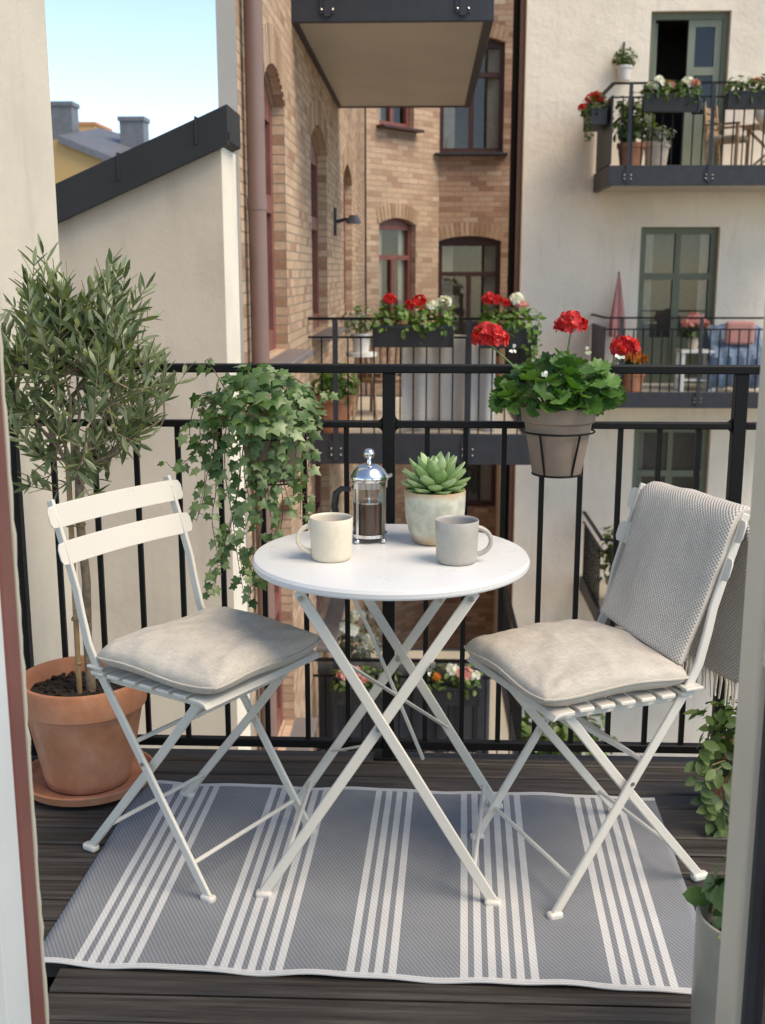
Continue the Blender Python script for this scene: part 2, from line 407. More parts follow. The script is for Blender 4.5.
M['brick_far'] = brick('far_yellow_brick', (.6, .43, .31), (.45, .285, .2), (.7, .55, .42), (.33, .27, .2), .3, .095)
M['brick_arch'] = simple('arch_brick', (.4, .24, .135), .9, .35, 14, .4, 60, dist=.01)

# ------------------------------------------------------------------ leaves
def basis(d, n):
    d = V(d).normalized(); n = V(n); n = n - d*n.dot(d)
    if n.length < 1e-4: n = d.orthogonal()
    n.normalize(); return Matrix((d, n.cross(d), n)).transposed()
LEAF = {}
def _olive():
    vs = []; fs = []
    prof = [(0, .012), (.22, .08), (.55, .118), (.83, .07), (1, .004)]
    for i, (x, wd) in enumerate(prof):
        z = -.05*x*x
        vs += [(x, -wd, z+.03), (x, 0, z), (x, wd, z+.03)]
    for i in range(4):
        a = 3*i; fs += [(a, a+1, a+4, a+3), (a+1, a+2, a+5, a+4)]
    return vs, fs
LEAF['olive'] = _olive()
def _fan(out, cx, cz, zf):
    vs = [(cx, 0, cz)]+[(x, y, zf(x, y)) for x, y in out]; n = len(out)
    return vs, [(0, 1+i, 1+(i+1) % n) for i in range(n)]
_iv = [(0, 0), (-.12, .2), (-.04, .42), (.2, .34), (.42, .56), (.5, .26), (1, 0), (.5, -.26), (.42, -.56), (.2, -.34), (-.04, -.42), (-.12, -.2)]
LEAF['ivy'] = _fan(_iv, .3, .06, lambda x, y: -.16*abs(y)-.14*max(0, x-.4))
def _ger():
    out = []; n = 22
    for i in range(n):
        a = math.pi*2*i/n; r = .5*(1+.1*math.cos(a*11))
        if abs(a-math.pi) < .35: r *= .55
        out.append((.45+r*math.cos(a), r*math.sin(a)*1.08))
    return _fan(out, .42, -.02, lambda x, y: .16*((x-.42)**2+y*y)/.25+.045*math.sin(5*math.atan2(y, x-.42)))
LEAF['geranium'] = _ger()
_ov = [(0, 0), (.25, .24), (.55, .29), (.82, .17), (1, 0), (.82, -.17), (.55, -.29), (.25, -.24)]
LEAF['oval'] = _fan(_ov, .5, -.05, lambda x, y: .1*abs(y)-.15*x*x)
LEAF['petal'] = _fan([(0, 0), (.4, .3), (.9, .38), (1.05, 0), (.9, -.38), (.4, -.3)], .6, -.04, lambda x, y: .1*x)
LEAF['blade'] = _fan([(0, .05), (.5, .09), (1, 0), (.5, -.09), (0, -.05)], .5, .02, lambda x, y: -.25*x*x)
def leaf(mb, kind, p, d, n, s, mi=0):
    B = basis(d, n); p = V(p); vs, fs = LEAF[kind]
    mb.add([p + B @ (V(q)*s) for q in vs], fs, None, mi)
def rv(r=None):
    r = r or rnd
    while 1:
        q = V((r.uniform(-1, 1), r.uniform(-1, 1), r.uniform(-1, 1)))
        if .05 < q.length < 1: return q.normalized()
def clump(mb, c, rad, n, kind, s, inner=.35, upb=.6, r=None):
    """leaves spread through an ellipsoid, facing outwards and up"""
    c = V(c); r = r or rnd
    for i in range(n):
        q = rv(r); t = inner+(1-inner)*r.random()**.6
        bumpy = 1+.22*noise.noise(q*2.3+c*5)
        p = c+V((q.x*rad[0], q.y*rad[1], q.z*rad[2]))*t*bumpy
        nn = (q+V((0, 0, upb))+rv(r)*.5).normalized()
        d = (q*.5+rv(r)*.8); d = d-nn*d.dot(nn)*.85
        leaf(mb, kind, p, d, nn, s*r.uniform(.65, 1.2))
def flower(mb, c, r, n=26, ps=None, sq=.85):
    ps = ps or r*.55
    for i in range(n):
        q = rv(); q.z = abs(q.z)*1.0-.25; q.normalize()
        jj = rnd.uniform(.62, 1.02); p = V(c)+V((q.x*r*jj, q.y*r*jj, q.z*r*jj*sq)); B = basis(q.orthogonal(), q)
        a0 = rnd.random()*6
        for k in range(5):
            a = a0+k*1.2566; d = B @ V((math.cos(a), math.sin(a), .25)); leaf(mb, 'petal', p, d, q, ps*rnd.uniform(.85, 1.15))

# ------------------------------------------------------------------ walls with openings
def wall(mb, P0, U, N, L, z0, z1, ops, depth, mi=0, mir=None):
    P0 = V(P0); U = V(U).normalized(); N = V(N).normalized(); mir = mi if mir is None else mir
    P = lambda u, z, d=0: V((P0.x, P0.y, 0))+U*u+V((0, 0, z))-N*d
    def q(c, k=mi): mb.add([P(*x) for x in c], [(0, 1, 2, 3)], [[(x[0]+(x[2] if len(x) > 2 else 0), x[1]) for x in c]], k)
    us = {0, L}; zs = {z0, z1}
    for (a, b, c, d, r) in ops: us |= {a, b}; zs |= {c, d}
    us = sorted(us); zs = sorted(zs)
    for i in range(len(us)-1):
        for j in range(len(zs)-1):
            um = (us[i]+us[i+1])/2; zm = (zs[j]+zs[j+1])/2
            if any(a < um < b and c < zm < d for (a, b, c, d, r) in ops): continue
            q([(us[i], zs[j]), (us[i+1], zs[j]), (us[i+1], zs[j+1]), (us[i], zs[j+1])])
    for (a, b, c, d, r) in ops:
        sp = d-r; n = 12; arc = [(a+(b-a)*k/n, sp+r*(1-(2*k/n-1)**2)) for k in range(n+1)]
        if r > 0:
            for k in range(n):
                q([arc[k], arc[k+1], (arc[k+1][0], d+1e-4), (arc[k][0], d+1e-4)])
        for k in range(n if r > 0 else 1):
            e, f = (arc[k], arc[k+1]) if r > 0 else ((a, d), (b, d))
            mb.add([P(e[0], e[1]), P(f[0], f[1]), P(f[0], f[1], depth), P(e[0], e[1], depth)], [(0, 1, 2, 3)], [[(e[0], 0), (f[0], 0), (f[0], depth), (e[0], depth)]], mir)
        mb.add([P(a, c), P(a, sp), P(a, sp, depth), P(a, c, depth)], [(0, 1, 2, 3)], [[(0, c), (0, sp), (depth, sp), (depth, c)]], mir)
        mb.add([P(b, c), P(b, sp), P(b, sp, depth), P(b, c, depth)], [(0, 1, 2, 3)], [[(0, c), (0, sp), (depth, sp), (depth, c)]], mir)
        mb.add([P(a, c), P(b, c), P(b, c, depth), P(a, c, depth)], [(0, 1, 2, 3)], [[(a, 0), (b, 0), (b, depth), (a, depth)]], mir)
    return P

def window(parent, P0, U, N, op, depth, mat, cols=2, trans=.62, fw=.08, sillm=None, curtain=None, name='window', door=False, glass=None, topcols=1):
    P0 = V(P0); U = V(U).normalized(); N = V(N).normalized(); a, b, c, d, r = op; sp = d-r
    P = lambda u, z, q=0: V((P0.x, P0.y, 0))+U*u+V((0, 0, z))-N*q
    rot = Matrix((U, -N, V((0, 0, 1)))).transposed()
    f = MB(); dd = depth+.035
    def piece(u0, u1, z0, z1, t=.07, q=dd): f.box(P((u0+u1)/2, (z0+z1)/2, q), (u1-u0, t, z1-z0), rot)
    e = .002
    piece(a+e, a+fw, c+e, sp, .08); piece(b-fw, b-e, c+e, sp, .08)
    piece(a+fw, b-fw, c+e, c+fw*1.2); piece(a+fw, b-fw, sp-fw, sp-e)
    if r > 0:
        n = 10; arc = [P(a+e+(b-a-2*e)*k/n, sp+(r-e)*(1-(2*k/n-1)**2), depth) for k in range(n+1)]
        f.prism(arc, (0, 0, 0), -N*.07)
    zt = c+(sp-c)*trans if trans else None
    if zt: piece(a+fw, b-fw, zt-fw*.5, zt+fw*.5, .085)
    top = zt-fw*.5 if zt else sp-fw
    for k in range(1, cols):
        u = a+(b-a)*k/cols; piece(u-fw*.55, u+fw*.55, c+fw*1.2, top, .075)
    if zt:
        for k in range(1, topcols):
            u = a+(b-a)*k/topcols; piece(u-fw*.4, u+fw*.4, zt+fw*.5, sp-fw, .075)
    if door:
        zl = c+(sp-c)*.3; piece(a+fw, b-fw, c+fw*1.2, zl, .04)
    else: zl = c+fw
    fo = f.build(name, mat, parent, smooth=False)
    g = MB(); q = depth+.05
    g.quad(P(a+fw*.5, zl, q), P(b-fw*.5, zl, q), P(b-fw*.5, sp-fw*.5, q), P(a+fw*.5, sp-fw*.5, q))
    g.build('pane', glass or M['pane'], fo, smooth=False)
    if curtain:
        k = MB()
        for (u0, u1) in curtain:
            n = 14; w0 = a+(b-a)*u0; w1 = a+(b-a)*u1
            for i in range(n):
                x0 = w0+(w1-w0)*i/n; x1 = w0+(w1-w0)*(i+1)/n
                y0 = depth+.0485-.0 ; 
                k.quad(P(x0, c+fw, depth+.09+.015*(i % 2)), P(x1, c+fw, depth+.09+.015*((i+1) % 2)), P(x1, sp-fw, depth+.09+.015*((i+1) % 2)), P(x0, sp-fw, depth+.09+.015*(i % 2)))
        k.build('curtain', M['curtain'], fo, smooth=False)
    if curtain:
        k = MB(); e1 = .7; k.quad(P(a-e1, c-.5, depth+.5), P(b+e1, c-.5, depth+.5), P(b+e1, d+.5, depth+.5), P(a-e1, d+.5, depth+.5)); k.quad(P(a-e1, c-.5, depth+.5), P(a-.1, c-.5, depth+.05), P(a-.1, d+.5, depth+.05), P(a-e1, d+.5, depth+.5)); k.quad(P(b+e1, c-.5, depth+.5), P(b+.1, c-.5, depth+.05), P(b+.1, d+.5, depth+.05), P(b+e1, d+.5, depth+.5))
        k.build('room_wall', M['room'], fo, smooth=False)
    if sillm:
        s = MB(); s.box(P((a+b)/2, c-.03, -.05), (b-a+.16, .28, .05), rot); s.build('sill', sillm, fo, smooth=False, bevel=.01)
    return fo

# ================================================================== SETTING
g = MB(); g.quad((-400, -200, -9), (400, -200, -9), (400, 900, -9), (-400, 900, -9)); struct(g.build('ground', simple('courtyard_paving', (.16, .15, .14), .9, .25, .5)))

# own balcony deck: boards running across, laid on a dark slab
db = MB(); y = 3.035; bw = .0745
while y > .9:
    y0 = y-bw; xl = -1.28 if y0 > 1.93 else -.72+.01*rnd.random(); xr = 1.35
    off = rnd.uniform(0, 9)
    cuts = [xl, xr] if rnd.random() < 2 else [xl, rnd.uniform(-.3, .6), xr]
    for a, b in zip(cuts[:-1], cuts[1:]):
        zt = rnd.uniform(-.0015, .0015); b -= .003
        c = 0.004
        sec = [(y0, -.028), (y0, -c+zt), (y0+c, zt), (y-c, zt), (y, -c+zt), (y, -.028)]
        vs = [(a, q, z) for q, z in sec]+[(b, q, z) for q, z in sec]
        fs = [(i, (i+1) % 6, 6+(i+1) % 6, 6+i) for i in range(6)]+[(5, 4, 3, 2, 1, 0), (6, 7, 8, 9, 10, 11)]
        base = len(db.v); uvs = [[((vs[k][0]), vs[k][1]+off) for k in f] for f in fs]
        db.add(vs, fs, uvs)
    y = y0-.0065
struct(db.build('deck', M['deck'], smooth=False))
sb = MB(); sb.b2((-1.3, .9, -.2), (1.4, 3.02, -.06)); struct(sb.build('balcony_slab', M['black_metal'], smooth=False))

# left plaster pier beyond the railing
pr = MB(); x1 = aty(62, 300, 3.6).x; pa = V((x1-.045, 3.1, 0)); pu = V((.045, .5, 0)).normalized()
wall(pr, pa, pu, (pu.y, -pu.x, 0), .502, -9, 9, [], 0)
wall(pr, (pa.x-.6, 3.1), (1, 0, 0), (0, -1, 0), .6, -9, 9, [], 0)
wall(pr, (x1, 3.6), (-1, 0, 0), (0, 1, 0), .64, -9, 9, [], 0)
wall(pr, (pa.x-.6, 3.6), (0, -1, 0), (-1, 0, 0), .5, -9, 9, [], 0)
tag(pr.build('plaster_pier', M['plaster_near'], smooth=False, recalc=False), 'rough cream plaster wall end at left edge behind the olive tree', 'wall')

# wing with sloped black verge
WY = 6.25
wx0 = x1-4; wx1 = aty(224, 250, WY).x
zl, zr = aty(57, 222, WY).z, aty(222, 146, WY).z
sl_ = (zr-zl)/(aty(222, 146, WY).x-aty(57, 222, WY).x)
ztop = lambda x: zr+(x-wx1)*sl_
root = wthing('sloped_roof_wing', 'beige plaster wing with a black sloping roof edge', 'building', (wx1-2, WY, -9))
m = MB()
poly = [(wx0, WY, -9), (wx1, WY, -9), (wx1, WY, ztop(wx1)), (wx0, WY, ztop(wx0))]
m.add(poly, [(0, 1, 2, 3)], [[(p[0], p[2]) for p in poly]])
m.build('wall', M['plaster_wing'], root, smooth=False, recalc=False)
m = MB(); yy = 6.72
m.add([(wx1, WY, -9), (wx1, yy, -9), (wx1, yy, ztop(wx1)), (wx1, WY, ztop(wx1))], [(0, 1, 2, 3)], [[(WY, -9), (yy, -9), (yy, 3), (WY, 3)]])
m.build('side_wall', M['plaster_wing_sunlit'], root, smooth=False, recalc=False)
th = aty(222, 110, WY).z-zr
m = MB(); xe = wx1+.05
m.prism([(wx0, WY-.07, ztop(wx0)), (xe, WY-.07, ztop(xe)), (xe, WY-.07, ztop(xe)+th), (wx0, WY-.07, ztop(wx0)+th)], (0, 0, 0), (0, .42, 0))
for k in range(9):
    x = wx1-.12-.42*k; m.prism([(x-.006, WY-.078, ztop(x)+.05), (x+.006, WY-.078, ztop(x)+.05), (x+.006, WY-.078, ztop(x)+th+.012), (x-.006, WY-.078, ztop(x)+th+.012)], (0, 0, 0), (0, .3, 0))
rf = m.build('roof', M['roof_black'], root, smooth=False, bevel=.004)
m = MB()
m.prism([(wx0, WY-.085, ztop(wx0)-.02), (xe, WY-.085, ztop(xe)-.02), (xe, WY-.085, ztop(xe)+.045), (wx0, WY-.085, ztop(wx0)+.045)], (0, 0, 0), (0, .05, 0))
m.build('drip_edge', M['roof_black'], rf, smooth=False)

# brick building round the corner of the courtyard
BX = -1.1
root = wthing('brick_building', 'yellow brick building with arched maroon windows round the courtyard corner', 'building', (BX-1, 12, -9))
Ys = 6.75
ops = []
for (a, b) in ((7.85, 9.05), (11.05, 12.75), (15.3, 17.0)):
    for zz in (-2.4, .75, 3.9): ops.append((a-Ys, b-Ys, zz, zz+2.03, .2))
m = MB(); L1 = 20.7-Ys
wall(m, (BX, Ys), (0, 1, 0), (1, 0, 0), L1, -9, 8.5, ops, .15, 0)
A = V((BX, 20.7, 0)); Bq = V((.22, 22.4, 0)); U1 = (Bq-A).normalized(); N1 = V((U1.y, -U1.x, 0)); 
def u1(px, py): p = atpl(px, py, A, N1); return (V((p.x, p.y, 0))-A).dot(U1), p.z
ops1 = []
ua, za = u1(379, 217); ub, _ = u1(416, 217); ops1.append((ua, ub, za-1.95, za+.0, .12))
ua2, _ = u1(379, 130); ub2, zb = u1(414, 130); ops1.append((ua2, ub2, zb, zb+1.9, .12))
m3 = MB(); wall(m3, A, U1, N1, (Bq-A).length, -9, 8.5, ops1, .12, 0)
EYb = 22.4; x0e = .22
ops2 = []
p = aty(438, 236, EYb); q = aty(503, 153, EYb); ops2.append((p.x-x0e, q.x-x0e, p.z-2.3, p.z, .1)); t_ = aty(438, 36, EYb).z
ops2.append((p.x-x0e, q.x-x0e, q.z, t_, .12)); ops2.append((p.x-x0e, q.x-x0e, -3.3, -1.0, .1)); ops1.append((ua, ub, -3.3, -1.1, .12))
m2 = MB(); wall(m2, (x0e, EYb), (1, 0, 0), (0, -1, 0), 1.9, -9, 8.5, ops2, .12, 0)
m.build('wall', M['brick'], root, smooth=False, recalc=False)
m3.build('angled_wall', M['brick_far'], root, smooth=False, recalc=False)
m2.build('end_wall', M['brick_dark'], root, smooth=False, recalc=False)
# end of the brick range: plaster edge towards us and the rear wall running off to the left
m = MB(); e0 = aty(217, 60, Ys-.02).x
wall(m, (e0, Ys-.02), (1, 0, 0), (0, -1, 0), aty(236.5, 60, Ys-.02).x-e0, -9, 12, [], 0)
xq = aty(236.5, 60, Ys-.02).x
wall(m, (e0-2.8, 24), V((2.8, -17.02, 0)), V((-1, -.165, 0)), math.hypot(2.8, 17.02), -9, 12, [], 0)
m.build('plaster_edge', simple('grey_beige_render', (.42, .39, .35), .9, .08, 2), root, smooth=False, recalc=False)
m = MB(); wall(m, (xq, Ys-.015), (1, 0, 0), (0, -1, 0), BX-xq, -9, 12, [], 0)
m.build('brick_edge', M['brick'], root, smooth=False, recalc=False)
# windows
for k, op in enumerate(ops): window(root, (BX, Ys), (0, 1, 0), (1, 0, 0), op, .1, M['maroon'], 2, .6, .13, M['sill_lead'], glass=M['pane_side'])
for op in ops1: window(root, A, U1, N1, op, .12, M['maroon'], 2, .68 if op[2] < 2 else None, .085, M['maroon_dark'] if op[2] > 2 else None, [(.06, .3)] if op[2] > 2 else [(.05, .3), (.75, .95)], glass=M['pane_clear'])
for op in ops2: window(root, (x0e, EYb), (1, 0, 0), (0, -1, 0), op, .12, M['maroon_dark'], 2, .72, .085, M['dark_metal'] if op[2] > 2 else None, [(.05, .25), (.75, .95)], glass=M['pane_clear'])
# brick arches over the windows
def arch(P0, U, N, op, h=.26):
    P0 = V(P0); U = V(U).normalized(); N = V(N).normalized(); a, b, c, d, r = op; n = max(9, int((b-a)/.085)); mb = MB(); rot = None
    ctr = V((P0.x, P0.y, 0))+U*((a+b)/2)
    for k in range(n):
        f = (k+.5)/n*2-1; x = (b-a)/2*f*1.04; z = d-r*f*f; sl = math.atan(2*r*f/((b-a)/2))*.8
        R3 = Matrix((U*math.cos(sl)-V((0, 0, 1))*math.sin(sl), -N, V((0, 0, 1))*math.cos(sl)+U*math.sin(sl))).transposed()
        wd = (b-a)/n*.88
        mb.box(ctr+U*(x+math.sin(sl)*h*.5)+V((0, 0, z+math.cos(sl)*h*.5))-N*.035+N*rnd.uniform(0, .004), (wd, .085, h*rnd.uniform(.97, 1)), R3)
    mb.build('window_arch', mk_arch, root, smooth=False)
def _ma():
    t = NT('arch_bricks'); gg = t.n('NewGeometry'); c = t.ramp(gg.outputs['Random Per Island'], [(0, (.28, .16, .1)), (.4, (.42, .28, .18)), (1, (.5, .36, .24))])
    c = t.mix(.5, c, t.ramp(t.noise(t.coord(), 25, 4), [(.3, (.6, .6, .6)), (.7, (1, 1, 1))]), 'MULTIPLY'); t.col(c); t.set(Roughness=.9); return t.m
mk_arch = _ma()
for op in ops:
    if op[2] > -1: arch((BX, Ys), (0, 1, 0), (1, 0, 0), op)
for op in ops1: arch(A, U1, N1, op)
for op in ops2: arch((x0e, EYb), (1, 0, 0), (0, -1, 0), op)
# downpipes
def pipe(x, y, r, mat, z0=-9, z1=6.9, seams=(2.0,)):
    mb = MB(); mb.tube([(x, y, z0), (x, y, z1)], r, 16); po = mb.build('downpipe', mat, root)
    for z in seams:
        k = MB(); k.tube([(x, y, z-.035), (x, y, z+.035)], r*1.07, 16); k.build('pipe_collar', mat, po)
pp = atx(256, 150, BX+.09); pipe(BX+.075, pp.y+.1, .056, M['pipe_brown'], seams=(1.75, -1.2, 4.5))
pc = aty(363, 200, 20.55); pipe(pc.x, 20.55, .06, M['black_metal'], seams=(1.9, -1, 4.8))
pd = aty(514, 200, 18.2); pipe(pd.x-.02, 18.2, .055, M['black_metal'], seams=(1.2, 4))
pd2 = aty(519, 200, 17.9); pipe(pd2.x, 17.95, .04, M['pipe_brown'], seams=(1.2, 4))
# wall lamp
lp = atx(334, 222, BX)
root2 = wthing('wall_lamp', 'small bracket lamp on the brick wall between arched windows', 'lamp', (BX, lp.y, lp.z))
m = MB(); m.box((BX+.015, lp.y, lp.z), (.03, .12, .32)); m.tube([(BX+.02, lp.y, lp.z), (BX+.14, lp.y, lp.z+.03), (BX+.2, lp.y, lp.z+.02)], .022, 8); m.build('bracket', M['dark_metal'], root2, bevel=.005)
m = MB(); m.lathe([(0, .08), (.05, .075), (.09, .0), (.085, -.02), (0, -.02)], 16, (BX+.23, lp.y, lp.z)); m.build('lamp_shade', M['zinc'], root2)

# pale plaster facade across the courtyard
FY = 17.7
root = wthing('plaster_facade_building', 'pale plaster apartment building with balconies and green doors', 'building', (5, FY, -9))
fx0 = aty(520, 300, FY).x
def fop(xa, xb, ytop, zb, ym):
    a = aty(xa, ym, FY); b = aty(xb, ym, FY); return (a.x-fx0, b.x-fx0, zb, aty(xa, ytop, FY).z, 0)
ZA, ZB, ZC = 2.75, -.37, -3.47
opA = fop(648, 727, 11, ZA+.02, 90); opB = fop(638, 716, 227, ZB+.02, 300); opC = fop(632, 708, 427, ZC+.02, 480)
ops = [opA, opB, opC]
for dx in (4.2,): ops += [(o[0]+dx, o[1]+dx, o[2], o[3], 0) for o in ops[:3]]
m = MB(); wall(m, (fx0, FY), (1, 0, 0), (0, -1, 0), 9, -9, 7, ops, .14)
wall(m, (fx0, FY), (0, 1, 0), (-1, 0, 0), .8, -9, 7, [], 0)
wall(m, (fx0, FY+.8), (0, 1, 0), (-1, 0, 0), 4, -9, .2, [], 0)  # unseen rear wall, shaped low so sun reaches the angled brick wall
m.build('wall', M['plaster_facade'], root, smooth=False, recalc=False)
FP = (fx0, FY)
window(root, FP, (1, 0, 0), (0, -1, 0), opB, .12, M['green_dark'], 2, .69, .1, curtain=[(.05, .2), (.8, .95)], door=True, topcols=2, glass=M['pane_clear'], name='balcony_door')
window(root, FP, (1, 0, 0), (0, -1, 0), opC, .12, M['green_dark'], 2, .69, .1, curtain=[(.05, .16)], door=True, topcols=2, glass=M['pane_clear'], name='balcony_door')
for o in ops[3:]: window(root, FP, (1, 0, 0), (0, -1, 0), o, .12, M['green_dark'], 2, .69, .1, door=True, name='balcony_door')
# open balcony door, upper floor
a, b, c, d, r = opA; m = MB(); X = lambda u: fx0+u; yy = FY+.15
for (u0, u1_, q0, q1) in ((a, a+.09, c, d), (b-.09, b, c, d), (a+.09, b-.09, d-.1, d), (a+.09, b-.09, c, c+.04)): m.b2((X(u0)+.002, yy-.05, q0), (X(u1_)-.002, yy+.05, q1-.002))
fo = m.build('balcony_door', M['green_dark'], root, smooth=False)
mid = a+(b-a)*.5; m = MB()
zq = c+.04
for (u0, u1_, q0, q1) in ((mid, mid+.1, zq, d-.1), (b-.19, b-.092, zq, d-.1), (mid+.1, b-.19, d-.2, d-.1), (mid+.1, b-.19, c+.62*(d-c), c+.67*(d-c)), (mid+.1, b-.19, c+.2, c+.38*(d-c)), (mid+.1, b-.19, zq, zq+.16)):
    m.b2((X(u0), yy-.03, q0), (X(u1_), yy+.03, q1))
m.b2((X(a+.1), yy+.1, zq), (X(a+.15), yy+.55, d-.12))
lf = m.build('door_leaf', M['green_paint'], fo, smooth=False)
m = MB(); m.quad((X(mid+.05), yy, c+.3), (X(b-.1), yy, c+.3), (X(b-.1), yy, d-.15), (X(mid+.05), yy, d-.15)); m.build('pane', M['pane_clear'], fo, smooth=False)
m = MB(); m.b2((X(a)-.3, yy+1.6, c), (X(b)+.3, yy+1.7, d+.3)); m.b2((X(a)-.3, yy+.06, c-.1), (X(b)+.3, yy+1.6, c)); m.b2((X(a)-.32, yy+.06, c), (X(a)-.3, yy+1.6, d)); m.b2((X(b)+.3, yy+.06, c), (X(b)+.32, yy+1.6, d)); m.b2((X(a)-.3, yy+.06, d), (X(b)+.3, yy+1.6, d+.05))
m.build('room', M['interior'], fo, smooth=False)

# far rooftops
def farbox(name, label, Yd, roofpx, wallc, chim, top=None):
    r_ = wthing(name, label, 'building', (aty(80, 140, Yd).x, Yd, -9))
    return r_
Yd = 60.
r_ = wthing('distant_house', 'distant ochre house with grey metal roof and two chimneys', 'building', (aty(100, 150, Yd).x, Yd, -9))
m = MB(); gA = aty(30, 150, Yd); gP = aty(60, 136, Yd); gB = aty(150, 190, Yd)
m.prism([(gA.x-6, Yd, -9), (gB.x+3, Yd, -9), (gB.x+3, Yd, gB.z-.5), (gP.x, Yd, gP.z-.15), (gA.x-6, Yd, gA.z)], (0, 0, 0), (0, .8, 0)); m.build('wall', M['plaster_yellow'], r_, smooth=False)
m = MB(); q1 = aty(78, 134, Yd+5); q2 = aty(125, 143, Yd+5)
m.add([(gP.x, Yd-.3, gP.z), (gB.x+3, Yd-.3, gB.z-.3), (q2.x+4, Yd+6, q2.z-.6), (gP.x+.4, Yd+6, aty(58, 128, Yd+6).z), (gP.x, Yd-.3, gP.z-.35), (gB.x+3, Yd-.3, gB.z-.65), (q2.x+4, Yd+6, q2.z-1.0), (gP.x+.4, Yd+6, aty(58, 128, Yd+6).z-.4)], [(0, 1, 2, 3), (4, 5, 6, 7), (0, 1, 5, 4), (1, 2, 6, 5), (2, 3, 7, 6), (3, 0, 4, 7)])
rf = m.build('roof', M['zinc'], r_, smooth=False)
for (xa, xb, yt, yb, Yc) in ((53, 77, 103, 150, Yd+3), (122, 147, 118, 150, Yd+3)):
    m = MB(); a = aty(xa, yt, Yc); b = aty(xb, yb, Yc); m.b2((a.x, Yc-.6, b.z), (b.x, Yc+.6, a.z)); m.b2((a.x-.08, Yc-.68, a.z-.22), (b.x+.08, Yc+.68, a.z)); m.build('chimney', M['zinc'], rf, smooth=False)
r_ = wthing('distant_block', 'tiny distant orange building between the two chimneys', 'building', (aty(88, 130, 80).x, 80, -9))
m = MB(); a = aty(78, 125, 80); b = aty(96, 150, 80); m.b2((a.x-1, 80, -9), (b.x, 84, a.z)); m.build('wall', simple('orange_render', (.6, .33, .15), .9), r_, smooth=False)
m = MB(); m.b2((a.x-1.1, 79.9, a.z), (b.x+.1, 84.1, a.z+.2)); m.build('roof', simple('orange_roof', (.5, .22, .1), .8), r_, smooth=False)

# ================================================================== BALCONIES
def balcony(label, x0, x1, y0, y1, z, fh, posts, step, sides='', rail=1.1, low=.93, bars=True, panel=None, sm=None, grp='balconies across the courtyard', r=.012, sposts=()):
    r = .017 if y0 > 15 else .014
    t = wthing('balcony', label, 'balcony', ((x0+x1)/2, y1, z-fh), group=grp)
    m = MB(); m.b2((x0+.02, y0+.02, z-fh+.012), (x1-.02, y1-.001, z)); m.build('slab', sm or M['soffit'], t, smooth=False)
    m = MB(); m.b2((x0, y0-.03, z-fh), (x1, y0+.018, z+.03))
    for xx in ((x0-.03, x0+.05), (x1-.05, x1+.03)): m.b2((xx[0], y0-.029, z-fh+.002), (xx[1], y1-.002, z+.029))
    if y1-y0 > 2: m.b2((x0, y1-.1, z-fh+.003), (x1, y1-.003, z+.01))
    m.build('edge_beam', M['dark_metal'], t, smooth=False, bevel=.006)
    top = MB(); midr = MB(); e = .02
    def run(p, q):
        top.bar(p+V((0, 0, rail)), q+V((0, 0, rail)), .05, .025, (q-p).cross(V((0, 0, 1))))
        midr.bar(p+V((0, 0, low)), q+V((0, 0, low)), .02, .02, (q-p).cross(V((0, 0, 1))))
        n = max(1, round((q-p).length/step))
        if bars:
            for k in range(1, n):
                m = MB(); c = p+(q-p)*k/n; m.box(c+V((0, 0, low/2)), (r, r, low)); m.build('baluster', M['black_metal'], t, smooth=False)
    f0 = V((x0, y0, z)); f1 = V((x1, y0, z)); run(f0, f1)
    if 'l' in sides: run(V((x0, y1, z)), f0)
    if 'r' in sides: run(f1, V((x1, y1, z)))
    top.build('top_rail', M['black_metal'], t, smooth=False); midr.build('mid_rail', M['black_metal'], t, smooth=False)
    for px in posts:
        m = MB(); m.b2((px-.025, y0-.055, z-fh+.04), (px+.025, y0-.031, z+rail-.013)); m.b2((px-.06, y0-.045, z-fh+.06), (px+.06, y0-.031, z-.03))
        po = m.build('post', M['dark_metal'], t, smooth=False)
        k = MB()
        for i in (-1, 1):
            for j in (0, 1): k.ball((px+.045*i, y0-.047, z-fh+.09+j*max(.05, fh-.2)), .011, 8)
        k.build('bolt', M['rivet'], po)
    if panel:
        m = MB(); m.b2((x0-.012, y0+.03, z+.05), (x0+.012, y1-.05, z+.95)); m.build('side_panel', panel, t, smooth=False)
    return t

